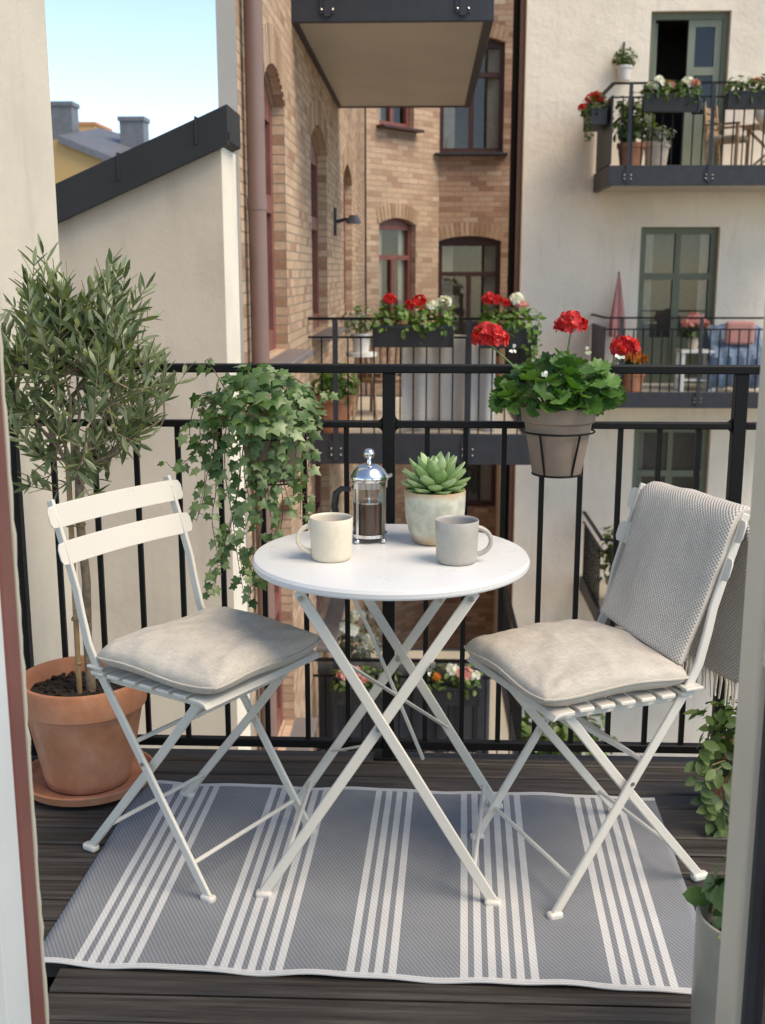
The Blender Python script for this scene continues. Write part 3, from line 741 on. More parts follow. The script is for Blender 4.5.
def troughbox(label, c, L, ax, flowers, fol='bush', n=150, h=.17, dep=.18, hang=False, grp='flower boxes on the balconies', ls=.055, fr=.055):
    """hanging flower box: trough, foliage, flower heads; ax = direction of its length"""
    c = V(c); t = thing('flower_box', label, 'flower box', c, math.atan2(ax[1], ax[0]), grp)
    m = MB(); w0 = dep*.36; w1 = dep*.5
    sec = [(-w0, 0), (w0, 0), (w1, h), (w1+.012, h), (w1+.012, h+.02), (w1-.02, h+.02), (w1-.03, h-.03), (-w1+.03, h-.03), (-w1+.02, h+.02), (-w1-.012, h+.02), (-w1-.012, h), (-w1, h)]
    poly = [(-L/2, y, z) for y, z in sec]
    m.prism(poly, (0, 0, 0), (L, 0, 0)); m.b2((-L/2-.006, -w1*.98, .002), (-L/2+.004, w1*.98, h+.012)); m.b2((L/2-.004, -w1*.98, .002), (L/2+.006, w1*.98, h+.012))
    m.build('trough', M['trough'], t, smooth=False)
    m = MB(); k = int(max(2, L/.16))
    for i in range(k):
        x = -L/2+L*(i+.5)/k; clump(m, (x, -.01, h+.06), (.12, .14, .14+.05*rnd.random()), n//k, 'geranium' if fol == 'geranium' else 'oval', ls*1.3)
    if hang:
        for i in range(5):
            x = L/2*rnd.uniform(.6, 1.05); zz = h
            for j in range(9): zz -= .045; leaf(m, 'oval', (x+rnd.uniform(-.04, .04), -w1-.03+rnd.uniform(-.03, .03), zz), rv(), (0, -1, .4), ls)
    m.build('foliage', M[fol], t, recalc=False, smooth=False)
    for (x, y, z, mt, s) in flowers:
        m = MB(); flower(m, (x, y, z), fr*s, 18); m.build('flower_head', M[mt], t, recalc=False, smooth=False)
    return t
def potplant(label, c, r, h, mat, fol, rad, n, kind='oval', ls=.06, cz=None, grp=None, cat='potted plant', flowers=(), rim=True, taper=.75):
    t = thing('potted_plant', label, cat, c, 0, grp)
    m = MB(); pr = [(r*taper, 0), (r*(taper+1)/2, h*.5), (r*.95, h*.8), (r*.97, h*.8), (r*1.06, h*.82), (r*1.06, h), (r*.93, h), (r*.9, h*.86)] if rim else [(r*taper, 0), (r*.9, h*.3), (r, h*.7), (r, h), (r*.9, h), (r*.88, h*.86)]
    m.lathe(pr, 24); m.build('pot', mat, t)
    m = MB(); m.lathe([(r*.89, h*.87), (0, h*.9)], 20); m.build('soil', M['soil'], t)
    m = MB(); cz = cz if cz is not None else h+rad[2]*.8
    clump(m, (0, 0, cz), rad, n, kind, ls, inner=.15)
    s = MB()
    for i in range(7):
        q = rv(); s.tube([(q.x*r*.4, q.y*r*.4, h*.85), (q.x*rad[0]*.6, q.y*rad[1]*.6, cz+abs(q.z)*rad[2]*.5)], .004+.01*r, 5)
    s.build('stem', M['stem'], t); m.build('foliage', M[fol], t, recalc=False, smooth=False)
    for (x, y, z, mt, rr) in flowers:
        m = MB(); flower(m, (x, y, z), rr, 18); m.build('flower_head', M[mt], t, recalc=False, smooth=False)
    return t

# --- stack on the brick wall: three balconies
G1 = 'balconies fixed to the brick wall'
bx1 = aty(490, 20, 9.65).x
bu = balcony('overhead balcony with pale boarded underside high on the brick wall', BX+.002, bx1, 9.65, 14.5, 3.6, .3, [aty(327, 5, 9.6).x, aty(463, 5, 9.6).x], .12, 'r', grp=G1)
NY = 10.6; NZ = -.175; nx1 = aty(531, 400, NY).x
bm_ = balcony('dark balcony with flower boxes and grey screen cloth beside the brick wall', BX+.002, nx1, NY, 14.2, NZ, .26, [aty(336, 400, NY).x, aty(468, 400, NY).x], .125, 'r', grp=G1, low=.93)
bl = balcony('lowest dark balcony below the table seen between the railing bars', BX+.002, nx1, NY, 14.2, -3.5, .26, [aty(336, 700, NY).x, aty(480, 700, NY).x], .125, 'r', grp=G1)
# grey screen cloth tied inside the rail
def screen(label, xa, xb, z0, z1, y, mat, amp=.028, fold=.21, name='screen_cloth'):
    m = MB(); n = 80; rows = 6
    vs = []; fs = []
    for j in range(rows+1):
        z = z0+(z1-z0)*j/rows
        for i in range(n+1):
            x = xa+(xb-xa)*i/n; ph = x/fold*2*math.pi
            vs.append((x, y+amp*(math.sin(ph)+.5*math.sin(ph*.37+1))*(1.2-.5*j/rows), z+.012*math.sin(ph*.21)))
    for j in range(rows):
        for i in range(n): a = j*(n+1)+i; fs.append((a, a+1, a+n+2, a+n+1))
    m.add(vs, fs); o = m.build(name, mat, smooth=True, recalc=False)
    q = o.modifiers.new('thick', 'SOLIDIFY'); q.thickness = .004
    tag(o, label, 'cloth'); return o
screen('pale grey cloth hung inside the rail under the red and white flower box', aty(402, 400, NY+.08).x, aty(495, 400, NY+.08).x, NZ+.04, aty(450, 336, NY+.08).z, NY+.1, M['screen'])
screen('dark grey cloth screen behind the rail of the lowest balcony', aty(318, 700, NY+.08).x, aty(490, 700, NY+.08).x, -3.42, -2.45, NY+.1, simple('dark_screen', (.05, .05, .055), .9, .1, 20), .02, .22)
def fpos(px, py, Y): return aty(px, py, Y)
c = aty(413, 347, NY-.17); L = aty(453, 340, NY-.17).x-aty(374, 340, NY-.17).x
k = 1/ (1130/ (NY*.978))
def fl(px, py, c, Y, mt, s): p = aty(px, py, Y); return (p.x-c.x, 0, p.z-c.z, mt, s)
troughbox('black flower box of red and white geraniums on the dark balcony rail', c, L, (1, 0), [fl(390, 299, c, NY, 'red', 1), fl(410, 305, c, NY, 'red', .8), fl(418, 305, c, NY, 'red', 1.1), fl(420, 300, c, NY, 'red', .9), fl(432, 306, c, NY, 'whitef', 1), fl(444, 302, c, NY, 'whitef', 1)], 'basil', 420, .18, .2, ls=.055, fr=.058)
c = aty(508, 348, NY-.17); L = .5
troughbox('black flower box of red and blush geraniums at the dark balcony corner', c, L, (1, 0), [fl(489, 299, c, NY, 'red', 1), fl(495, 300, c, NY, 'red', .9), fl(505, 303, c, NY, 'red', .7), fl(515, 299, c, NY, 'whitef', 1), fl(520, 304, c, NY, 'pinkf', .9)], 'basil', 260, .17, .2, True, ls=.055, fr=.06)
c = aty(335, 442, NY+.55); potplant('large terracotta pot with bright leafy plant on the dark balcony floor', (c.x, NY+.35, NZ+.002), .2, .36, M['terracotta'], 'basil', (.25, .24, .22), 320, ls=.085, cz=.46)
c = aty(361, 318, NY+1)
t = thing('stool', 'small round stool carrying a white pot beside the brick wall', 'stool', (c.x, NY+1, NZ+.002))
m = MB(); m.lathe([(0, .68), (.16, .68), (.16, .72), (0, .72)], 20); m.build('seat', M['white_paint'], t)
for k in range(3): m = MB(); a = k*2.1; m.tube([(.1*math.cos(a), .1*math.sin(a), .69), (.16*math.cos(a), .16*math.sin(a), 0)], .014, 8); m.build('leg', M['wood'], t)
potplant('white pot of pale trailing leaves raised on a stool', (c.x, NY+1, NZ+.724), .1, .19, M['pot_white'], 'ivy_pale', (.22, .2, .16), 120, ls=.07)
c = aty(372, 440, NY+1.5)
t = thing('rattan_chair', 'brown rattan chair with pale seat pad on the dark balcony', 'chair', (c.x+.1, NY+1.7, NZ+.002), R(70))
m = MB(); 
for k in range(9): a = R(20+k*17.5+110); m.tube([(.26*math.cos(a), .26*math.sin(a), .4), (.3*math.cos(a), .3*math.sin(a), .82)], .018, 6)
m.tube([(.3*math.cos(R(130+k*17)), .3*math.sin(R(130+k*17)), .83) for k in range(10)], .03, 8); m.build('backrest', M['rattan'], t)
m = MB(); m.lathe([(0, .36), (.27, .36), (.29, .4), (.27, .43), (0, .43)], 20); m.build('seat', M['rattan'], t)
m = MB(); m.lathe([(0, .43), (.22, .435), (.24, .46), (.2, .49), (0, .5)], 20); m.build('seat_pad', M['linen'], t)
for (x, y) in ((.2, .2), (-.2, .2), (.2, -.2), (-.2, -.2)): m = MB(); m.tube([(x, y, .37), (x*1.1, y*1.1, 0)], .02, 8); m.build('leg', M['rattan'], t)
# lowest balcony flower boxes
c = aty(365, 703, NY-.17); troughbox('flower box of pink blooms on the lowest balcony rail at left', c, .62, (1, 0), [(-.2, -.05, .3, 'pinkf', 1.1), (-.08, -.05, .33, 'pinkf', 1), (.2, -.05, .28, 'whitef', .9), (.0, -.08, .28, 'pinkf', .8)], 'bush', 260, fr=.06)
c = aty(447, 703, NY-.17); troughbox('flower box of white and pink blooms on the lowest balcony rail at right', c, .62, (1, 0), [(-.22, -.05, .33, 'whitef', .9), (-.1, -.05, .28, 'orange', .7), (.05, -.05, .36, 'whitef', 1), (.15, -.07, .33, 'pinkf', 1.2), (.26, -.05, .3, 'whitef', .9)], 'bush', 260, fr=.06)
c = aty(360, 640, NY+1.6)
potplant('pale pot of white blooms standing on the lowest balcony', (c.x, NY+1.3, -3.498), .2, .5, M['pot_white'], 'grey_leaf', (.3, .3, .4), 260, ls=.09, flowers=[(-.1, -.2, 1.05, 'whitef', .1), (.12, -.15, .9, 'whitef', .09), (0, -.2, 1.2, 'whitef', .08)])

# --- three balconies on the plaster facade
G2 = 'balconies on the pale facade'
AY = 16.3; ax0 = aty(612, 130, AY).x
balcony('upper right balcony with flower boxes and open green door', ax0, 6.2, AY, FY, ZA, .24, [aty(629, 130, AY).x, aty(711, 130, AY).x], .135, 'l', grp=G2, panel=M['dark_metal'], rail=1.1, low=.92)
BY = 16.4; bx0 = aty(604, 360, BY).x
balcony('middle right balcony with white side table and blue blanket', bx0, 6.2, BY, FY, ZB, .2, [aty(620, 360, BY).x, aty(699, 360, BY).x], .135, 'l', grp=G2, panel=M['dark_metal'], rail=1.08, low=.92)
cx0 = aty(600, 600, BY).x
balcony('lower right balcony glimpsed between railing and throw', cx0-.1, 6.2, BY-.6, FY, ZC, .2, [cx0+.3, cx0+1.6], .135, 'l', grp=G2, rail=1.08, low=.92)
G3 = None
c = aty(670, 112, AY-.16); troughbox('flower box of white and pink geraniums under the open green door', c, .72, (1, 0), [(-.26, 0, .33, 'whitef', 1), (-.17, 0, .37, 'whitef', 1.1), (-.02, 0, .33, 'pinkf', .9), (.22, 0, .36, 'whitef', 1.1), (.3, -.05, .35, 'pinkf', .8)], 'bush', 300, .2, .2, fr=.075, ls=.07)
c = aty(755, 109, AY-.16); troughbox('flower box of pale blooms at the top right edge', c, .75, (1, 0), [(-.2, 0, .33, 'whitef', .9), (0, 0, .35, 'pinkf', .8), (.1, 0, .34, 'whitef', .9)], 'bush', 300, .2, .2, fr=.07, ls=.07)
c = aty(597, 124, AY+.25); troughbox('grey flower box of red geraniums on the upper balcony end rail', (ax0-.16, AY+.55, c.z-.02), .8, (0, -1), [(.22, 0, .36, 'red', 1.3), (.1, -.05, .38, 'red', 1.2), (-.2, -.14, .3, 'red', .9)], 'bush', 260, .2, .22, True, fr=.075, ls=.07)
c = aty(629, 168, AY+.5); potplant('terracotta pot of tall leafy bush on the upper balcony', (c.x, AY+.4, ZA+.002), .19, .36, M['terracotta'], 'bush', (.3, .28, .36), 300, ls=.12, cz=.68)
c = aty(655, 168, AY+.5); potplant('pale clay pot of silvery plant beside the green door', (c.x, AY+.45, ZA+.002), .18, .38, M['pot_pale'], 'grey_leaf', (.25, .22, .15), 160, ls=.09, cz=.46)
c = aty(624, 72, FY-.1)
t = potplant('small white wall pot of greenery hung on the pale facade', (c.x, FY-.13, c.z-.12), .11, .2, M['pot_white'], 'bush', (.19, .12, .14), 110, ls=.08, cat='wall pot')
m = MB(); m.b2((-.01, .1, .1), (.01, .129, .55)); m.build('hook', M['dark_metal'], t)
# wooden armchair and cross-legged table on the upper balcony
def woodchair(label, c, rz, cat='chair'):
    t = thing('wooden_chair', label, cat, c, rz)
    m = MB()
    for k in range(5): m.box((0, -.2+.1*k, .42), (.46, .07, .025))
    m.build('seat', M['wood'], t, smooth=False)
    m = MB()
    for k in range(4): m.box((-.25-.02*k, 0, .55+.1*k), (.02, .46, .07))
    m.build('backrest', M['wood'], t, smooth=False)
    m = MB(); m.b2((-.2, -.2, .435), (.22, .2, .49)); m.build('seat_pad', M['linen'], t, bevel=.02)
    for s in (-1, 1):
        m = MB(); m.bar((.2, .22*s, 0), (.2, .22*s, .62), .05, .04, (0, 1, 0)); m.build('leg', M['wood'], t, smooth=False)
        m = MB(); m.bar((-.2, .22*s, 0), (-.31, .22*s, .95), .05, .04, (0, 1, 0)); m.build('leg', M['wood'], t, smooth=False)
        m = MB(); m.box((-.02, .22*s, .635), (.5, .05, .03)); m.build('armrest', M['wood'], t, smooth=False)
    return t
c = aty(728, 168, AY+.7); woodchair('wooden slatted chair on the upper right balcony', (c.x, AY+.75, ZA+.002), R(-35))
c = aty(763, 168, AY+.6)
t = thing('folding_table', 'wooden cross legged table at the right edge of the upper balcony', 'table', (c.x+.15, AY+.6, ZA+.002))
m = MB(); m.b2((-.4, -.3, .58), (.4, .3, .61)); m.build('tabletop', M['wood'], t, smooth=False)
for s in (-1, 1):
    for q in (-1, 1): m = MB(); m.bar((-.33*q, .25*s, 0), (.33*q, .25*s+.02*q, .58), .05, .03, (0, 1, 0)); m.build('leg', M['wood'], t, smooth=False)
t = thing('cushion', 'pale patterned cushion leaning on the cross legged table', 'cushion', (c.x+.05, AY+.62, ZA+.614), R(20))
m = MB(); m.ball((0, 0, .2), .22, 14, (1.2, .45, 1)); m.build('pad', M['curtain'], t)
# middle right balcony things
c = aty(632, 393, BY+.3); potplant('terracotta pot of orange blooms on the middle right balcony', (c.x, BY+.3, ZB+.002), .17, .3, M['terracotta'], 'bush', (.2, .2, .14), 130, ls=.08, flowers=[(-.05, -.1, .5, 'orange', .1), (.1, -.08, .48, 'orange', .09), (0, -.05, .58, 'orange', .08)])
c = aty(617, 390, BY+.9)
t = thing('parasol', 'folded pink parasol leaning against the pale facade', 'parasol', (c.x, FY-.25, ZB+.002), R(10))
m = MB(); m.tube([(0, 0, .0), (0, .06, 1.72)], .018, 8); m.build('pole', M['wood'], t)
m = MB(); vs = []; fs = []; n = 20
for j, (z, r0) in enumerate(((.75, .1), (.95, .1), (1.25, .065), (1.5, .035), (1.66, .015))):
    for i in range(n): a = 2*math.pi*i/n; rr = r0*(1+.3*math.cos(a*5)); vs.append((rr*math.cos(a), .03*z+rr*math.sin(a), z))
for j in range(4):
    for i in range(n): fs.append((j*n+i, j*n+(i+1) % n, j*n+n+(i+1) % n, j*n+n+i))
m.add(vs, fs); m.build('canopy', M['pink'], t)
c = aty(693, 393, BY+.5)
t = thing('side_table', 'white square side table on the middle right balcony', 'side table', (c.x, BY+.55, ZB+.002))
m = MB(); m.b2((-.24, -.22, .56), (.24, .22, .6)); m.build('tabletop', M['white_paint'], t, smooth=False)
m = MB(); m.b2((-.2, -.18, .15), (.2, .18, .17)); m.build('shelf', M['white_paint'], t, smooth=False)
for x in (-.2, .2):
    for y_ in (-.18, .18): m = MB(); m.box((x, y_, .28), (.05, .05, .56)); m.build('leg', M['white_paint'], t, smooth=False)
t = thing('vase', 'vase of pink roses on the white side table', 'vase', (c.x-.03, BY+.55, ZB+.604))
m = MB(); m.lathe([(.06, 0), (.08, .08), (.06, .18), (.07, .2), (.06, .2), (.05, .1), (0, .05)], 16); m.build('vessel', M['pot_pale'], t)
m = MB(); clump(m, (0, 0, .28), (.2, .16, .1), 90, 'oval', .09); m.build('foliage', M['bush'], t, recalc=False, smooth=False)
for p in ((-.1, -.1, .38), (.02, -.12, .42), (.12, -.08, .36), (-.02, 0, .44)): m = MB(); flower(m, p, .09, 16); m.build('flower_head', M['pinkf'], t, recalc=False, smooth=False)
c = aty(733, 392, BY+.4)
t = thing('draped_chair', 'lounge chair under a blue blanket on the middle right balcony', 'chair', (c.x+.05, BY+.6, ZB+.002))
m = MB(); vs = []; fs = []; n = 26; rows = [(-.3, .06), (-.34, .3), (-.32, .5), (-.2, .62), (0, .72), (.12, .86), (.2, .95), (.3, .9), (.33, .3)]
for j, (yy, zz) in enumerate(rows):
    for i in range(n+1):
        x = -.42+.84*i/n; vs.append((x*(1+.05*math.sin(j)), yy+.03*math.sin(i*1.1+j), zz-.25*max(0, abs(x)-.3)+.015*math.sin(i*.9)))
for j in range(len(rows)-1):
    for i in range(n): a = j*(n+1)+i; fs.append((a, a+1, a+n+2, a+n+1))
m.add(vs, fs); bo = m.build('blanket_cover', M['blue'], t); q = bo.modifiers.new('thick', 'SOLIDIFY'); q.thickness = .02
for x in (-.35, .35):
    for y_ in (-.25, .27): m = MB(); m.box((x, y_, .2), (.05, .05, .4)); m.build('leg', M['white_paint'], t, smooth=False)
t = thing('cushion', 'coral pink cushion on the blue blanket', 'cushion', (c.x+.05, BY+.43, ZB+.68), 0)
m = MB(); m.b2((-.21, -.05, 0), (.21, .05, .34)); m.build('pad', M['pink'], t, bevel=.045, seg=4)
# lower right balcony planter and courtyard greenery
c = aty(612, 560, BY-.3); potplant('leafy planter on the lower right balcony', (cx0+.3, BY-.2, ZC+.002), .25, .4, M['pot_pale'], 'bush', (.4, .35, .5), 320, ls=.14, cz=.8, flowers=[(0, -.3, 1.1, 'orange', .07)])
def shrub(label, c, rad, n, ls):
    t = thing('shrub', label, 'shrub', c); m = MB(); 
    for i in range(6): q = rv(); clump(m, (q.x*rad*.5, q.y*rad*.5, rad*.9+q.z*rad*.4), (rad*.7,)*3, n//6, 'oval', ls)
    m.build('foliage', M['bush'], t, recalc=False, smooth=False); m = MB()
    for i in range(5): q = rv(); m.tube([(0, 0, 0), (q.x*rad*.3, q.y*rad*.3, rad*.6), (q.x*rad*.6, q.y*rad*.6, rad*1.2)], [.06, .04, .02], 6)
    m.build('stem', M['bark'], t)
def smalltree(label, x, y, ztop, rad, n):
    t = thing('courtyard_tree', label, 'tree', (x, y, -9), 0, 'small trees in the courtyard'); h = ztop+9
    m = MB(); m.tube([(0, 0, 0), (.05, 0, h*.5), (0, .05, h-rad)], [.09, .07, .04], 8)
    for i in range(7): q = rv(); m.tube([(.03, 0, h-rad*1.8), (q.x*rad*.5, q.y*rad*.5, h-rad*1.1), (q.x*rad*.9, q.y*rad*.9, h-rad+q.z*rad*.5)], [.04, .025, .01], 6)
    m.build('trunk', M['bark'], t); m = MB()
    for i in range(7): q = rv(); clump(m, (q.x*rad*.5, q.y*rad*.5, h-rad+q.z*rad*.5), (rad*.55,)*3, n//7, 'oval', .16)
    m.build('crown', M['bush'], t, recalc=False, smooth=False)
p = aty(556, 735, 13); smalltree('small courtyard tree glimpsed under the right chair', p.x, 13, p.z+.75, .75, 500)
p = aty(498, 745, 12.4); smalltree('small courtyard tree beside the lowest balcony', p.x, 12.6, p.z+.5, .5, 300)

# ================================================================== OUR BALCONY
# ---- railing
RY = 3.0
t = wthing('balcony_railing', 'black steel balcony railing with square bars and three posts', 'railing', (-.1, RY, 0))
PX = [-1.125, -.098, .825]
def hbar(name, z, h, d, xa, xb):
    m = MB(); m.b2((xa, RY-d/2, z-h/2), (xb, RY+d/2, z+h/2)); m.build(name, M['black_metal'], t, smooth=True, bevel=.003)
hbar('top_rail', 1.1, .022, .042, -1.19, .9)
for a, b in ((PX[0]+.017, PX[1]-.017), (PX[1]+.017, PX[2]-.018)): hbar('mid_rail', .952, .018, .026, a, b); hbar('bottom_rail', .04, .024, .026, a, b)
hbar('mid_rail', .952, .018, .026, PX[2]+.018, .9)
for x in PX: m = MB(); m.b2((x-.017, RY-.017, -.0), (x+.017, RY+.017, 1.089)); m.b2((x-.04, RY-.03, .0), (x+.04, RY+.03, .008)); m.build('post', M['black_metal'], t, bevel=.002)
for a, b in ((PX[0], PX[1]), (PX[1], PX[2])):
    for k in range(1, 9): x = a+(b-a)*k/9; m = MB(); m.b2((x-.0068, RY-.0068, .052), (x+.0068, RY+.0068, .943)); m.build('baluster', M['black_metal'], t, smooth=False)
for x in PX[1:]:
    for s in (-1, 1):
        if x > .8 and s > 0: continue
        for zz, sz in ((.943, -1), (.961, 1)) if s < 9 else ():
            m = MB(); arc = [(x+s*.017, 0, zz)]+[(x+s*(.017+.016-.016*math.sin(a)), 0, zz+sz*(.016-.016*math.cos(a))) for a in [k*math.pi/10 for k in range(6)]]
            m.prism([(p[0], RY-.008, p[2]) for p in arc], (0, 0, 0), (0, .016, 0)); m.build('gusset', M['black_metal'], t, smooth=False)

# ---- rug
rc = V((-.086, 2.366, 0)); RW, RD = 1.355, .805
stripes = []
for (fc, n) in ((.109, 5), (.315, 6), (.5, 4), (.685, 6), (.891, 5)):
    for k in range(n): u = fc*RW+(k-(n-1)/2)*.0275; stripes.append((u-.0078, u+.0078))
us = {0., RW}
for a, b in stripes: us |= {a, b}
k = 0
while k < RW: us.add(round(k, 4)); k += .02
us = sorted(us); us = [u for i, u in enumerate(us) if i == 0 or u-us[i-1] > 1e-5]
vs_ = [RD*i/60 for i in range(61)]
def rugz(u, v):
    e = math.exp(-v/.05)*.55+math.exp(-(RD-v)/.06)*.4
    z = .0048+e*(.006*(1+math.sin(u*19+.6+2*math.sin(u*3)))+.003*math.sin(u*37))+.0018*(1+noise.noise(V((u*4, v*4, 0))))
    return z
m = MB()
for j in range(60):
    for i in range(len(us)-1):
        a, b, c, d = us[i], us[i+1], vs_[j], vs_[j+1]; um = (a+b)/2
        mi = 1 if any(p < um < q for p, q in stripes) else 0
        m.add([(a-RW/2, c-RD/2, rugz(a, c)), (b-RW/2, c-RD/2, rugz(b, c)), (b-RW/2, d-RD/2, rugz(b, d)), (a-RW/2, d-RD/2, rugz(a, d))], [(0, 1, 2, 3)], [[(a, c), (b, c), (b, d), (a, d)]], mi)
rug = m.build('rug', [M['rug_grey'], M['rug_white']], weld=True)
q = rug.modifiers.new('thick', 'SOLIDIFY'); q.thickness = .004; q.offset = -1
rug.location = rc; rug.rotation_euler = (0, 0, R(-1.8)); tag(rug, 'grey woven outdoor rug with groups of white stripes on the deck', 'rug')
for v0 in (.0, RD):
    m = MB()
    for off in (-.0065, -.001, .0045):
        vv = v0+(off if v0 == 0 else -off); m.tube([(u-RW/2, vv-RD/2, rugz(u, max(0, min(RD, vv)))-.0012) for u in [RW*i/150 for i in range(151)]], .0026, 6)
    m.build('binding', M['rug_white'], rug)

# ---- bistro chair
def chair(label, c, ang):
    t = thing('bistro_chair', label, 'chair', (c[0], c[1], 0), R(ang), 'cream folding chairs at the bistro table'); W = M['white_metal']
    for s in (-1, 1):
        y = s*.185
        m = MB(); m.strip([(.195, y, .012), (.04, y, .245), (-.112, y, .475), (-.14, y, .53), (-.158, y, .6), (-.168, y, .65), (-.2, y, .745), (-.238, y, .85)], .021, .009, (0, 1, 0))
        lg = m.build('long_leg', W, t, bevel=.0025)
        k = MB(); k.b2((.178, y-.011, .0), (.212, y+.011, .018)); k.build('foot', W, lg, bevel=.006)
        m = MB(); m.strip([(-.19, y*.9, .012), (.05, y*.9, .3), (.17, y*.9, .45)], .021, .008, (0, 1, 0)); lg = m.build('short_leg', W, t, bevel=.0025)
        k = MB(); k.b2((-.212, y*.9-.011, .0), (-.172, y*.9+.011, .018)); k.build('foot', W, lg, bevel=.006)
        m = MB(); m.tube([(.017, y-.0075, .281), (.017, y+.0065, .281)], .0045, 10); m.build('rivet', M['rivet'], t)
        m = MB(); m.b2((-.135, y*.93-.004, .447), (.215, y*.93+.004, .463)); m.build('seat_rail', W, t, bevel=.002)
        m = MB(); m.b2((-.14, y-.014*s-.012, .478), (-.095, y-.014*s+.03*s+.006, .485)); m.build('latch', W, t, bevel=.002)
    n = 7
    for k in range(n):
        x = -.11+.3*k/(n-1); m = MB()
        if k < n-1: m.b2((x-.0185, -.195, .463), (x+.0185, .195, .473))
        else:
            sec = [(x-.018, .473), (x+.012, .472), (x+.026, .468), (x+.034, .457), (x+.031, .455), (x+.022, .461), (x+.01, .464), (x-.018, .463)]
            m.prism([(a, -.2, b) for a, b in sec], (0, 0, 0), (0, .4, 0))
        m.build('seat_slat', W, t, bevel=.003)
    for zc, xc in ((.815, -.222), (.735, -.194)):
        m = MB(); hh = .0255; nY = 24; vs = []; fs = []
        lean = -.30
        outline = lambda y: hh-(.014-math.sqrt(max(0, .014**2-max(0, abs(y)-.198)**2)) if abs(y) > .198 else 0)
        for i in range(nY+1):
            y = -.212+.424*i/nY
            if i == 1: y = -.206
            if i == nY-1: y = .206
            h2 = outline(y); bow = -.018*(1-(y/.212)**2)
            for zz in (-h2, h2):
                for th in (.0, .004): vs.append((xc+.0055+bow+lean*zz+th, y, zc+zz))
        for i in range(nY):
            a = 4*i; b = a+4
            fs += [(a, a+2, b+2, b), (a+1, b+1, b+3, a+3), (a, b, b+1, a+1), (a+2, a+3, b+3, b+2)]
        fs += [(0, 1, 3, 2), (4*nY, 4*nY+2, 4*nY+3, 4*nY+1)]
        m.add(vs, fs); sl = m.build('back_slat', W, t, bevel=.0012)
        k = MB()
        for y in (-.183, .183):
            for dz in (-.011, .011): k.ball((xc+.0105-.002+lean*dz-.018*(1-(y/.212)**2), y, zc+dz), .0042, 8)
        k.build('rivets', W, sl)
    for (x, z, hw) in ((.147, .075, .182), (-.135, .078, .163), (-.012, .325, .182), (.125, .398, .163)):
        m = MB(); m.tube([(x, -hw, z), (x, hw, z)], .0052, 10); m.build('cross_rod', W, t)
    m = MB(); m.bar((.125, -.125, .398), (-.012, .145, .325), .011, .004, (0, 0, 1)); m.build('stay', W, t)
    return t
LC, LA = (-.539, 2.485), -31.
RC, RA = (.386, 2.437), 204.
chair('cream folding bistro chair left of the table, backrest slats bare', LC, LA)
chair('cream folding bistro chair right of the table, grey throw over its back', RC, RA)

def cushion(label, c, ang, seed, size=(.368, .388), h=.034, lx=.06):
    a = R(ang); p = V((c[0]+lx*math.cos(a), c[1]+lx*math.sin(a), .473)); t = thing('seat_cushion', label, 'cushion', p, a, 'linen cushions on the chairs')
    n = 56; m = MB(); vs = []; fs = []; uv = []
    def pt(i, j, sgn):
        u = -1+2*i/n; v = -1+2*j/n
        pin = 1-.045*abs(u)**7+.012*(1-u*u); pin2 = 1-.045*abs(v)**7+.012*(1-v*v)
        e = max(0, (1-abs(u)**6))**.45*max(0, (1-abs(v)**6))**.45
        x = u*size[0]/2*pin2; y = v*size[1]/2*pin
        wr = noise.noise(V((x*9+seed, y*9, 1.3)))*.007+noise.noise(V((x*24+seed, y*15, 4)))*.0045+.003*abs(noise.noise(V((x*40, y*26+seed, 2))))
        # creases running in from the corners
        cr = 0
        for cu in (-1, 1):
            for cv in (-1, 1):
                dx = cu-u; dy = cv-v; rr = math.hypot(dx, dy); an = math.atan2(dy*cv, dx*cu); cr += .002*math.sin(an*11+seed*cu+cv)*math.exp(-((rr-.38)/.25)**2)
        edge = .034+.006*math.sin(u*3+seed)*abs(v)+.004*math.sin(v*4+seed)
        if sgn > 0: z = edge+e*(h+.012*(1-u*u)*(1-v*v))+(wr+cr)*min(1, e*2)
        else: z = edge-e*.034
        return (x, y, z)
    for sgn in (1, -1):
        b = len(vs)
        for j in range(n+1):
            for i in range(n+1): vs.append(pt(i, j, sgn))
        for j in range(n):
            for i in range(n): q = b+j*(n+1)+i; fs.append((q, q+1, q+n+2, q+n+1))
    m.add(vs, fs); o = m.build('pad', M['linen'], t, weld=True, ang=80)
    ring = [pt(i, 0, 1) for i in range(0, n)]+[pt(n, j, 1) for j in range(0, n)]+[pt(i, n, 1) for i in range(n, 0, -1)]+[pt(0, j, 1) for j in range(n, 0, -1)]
    k = MB(); k.tube(ring, .003, 6, closed=True); k.build('piping', M['linen'], o)
    return t
cushion('beige linen seat cushion on the left chair', LC, LA, 3.1)
cushion('beige linen seat cushion on the right chair, in front of the throw', RC, RA, 8.4)

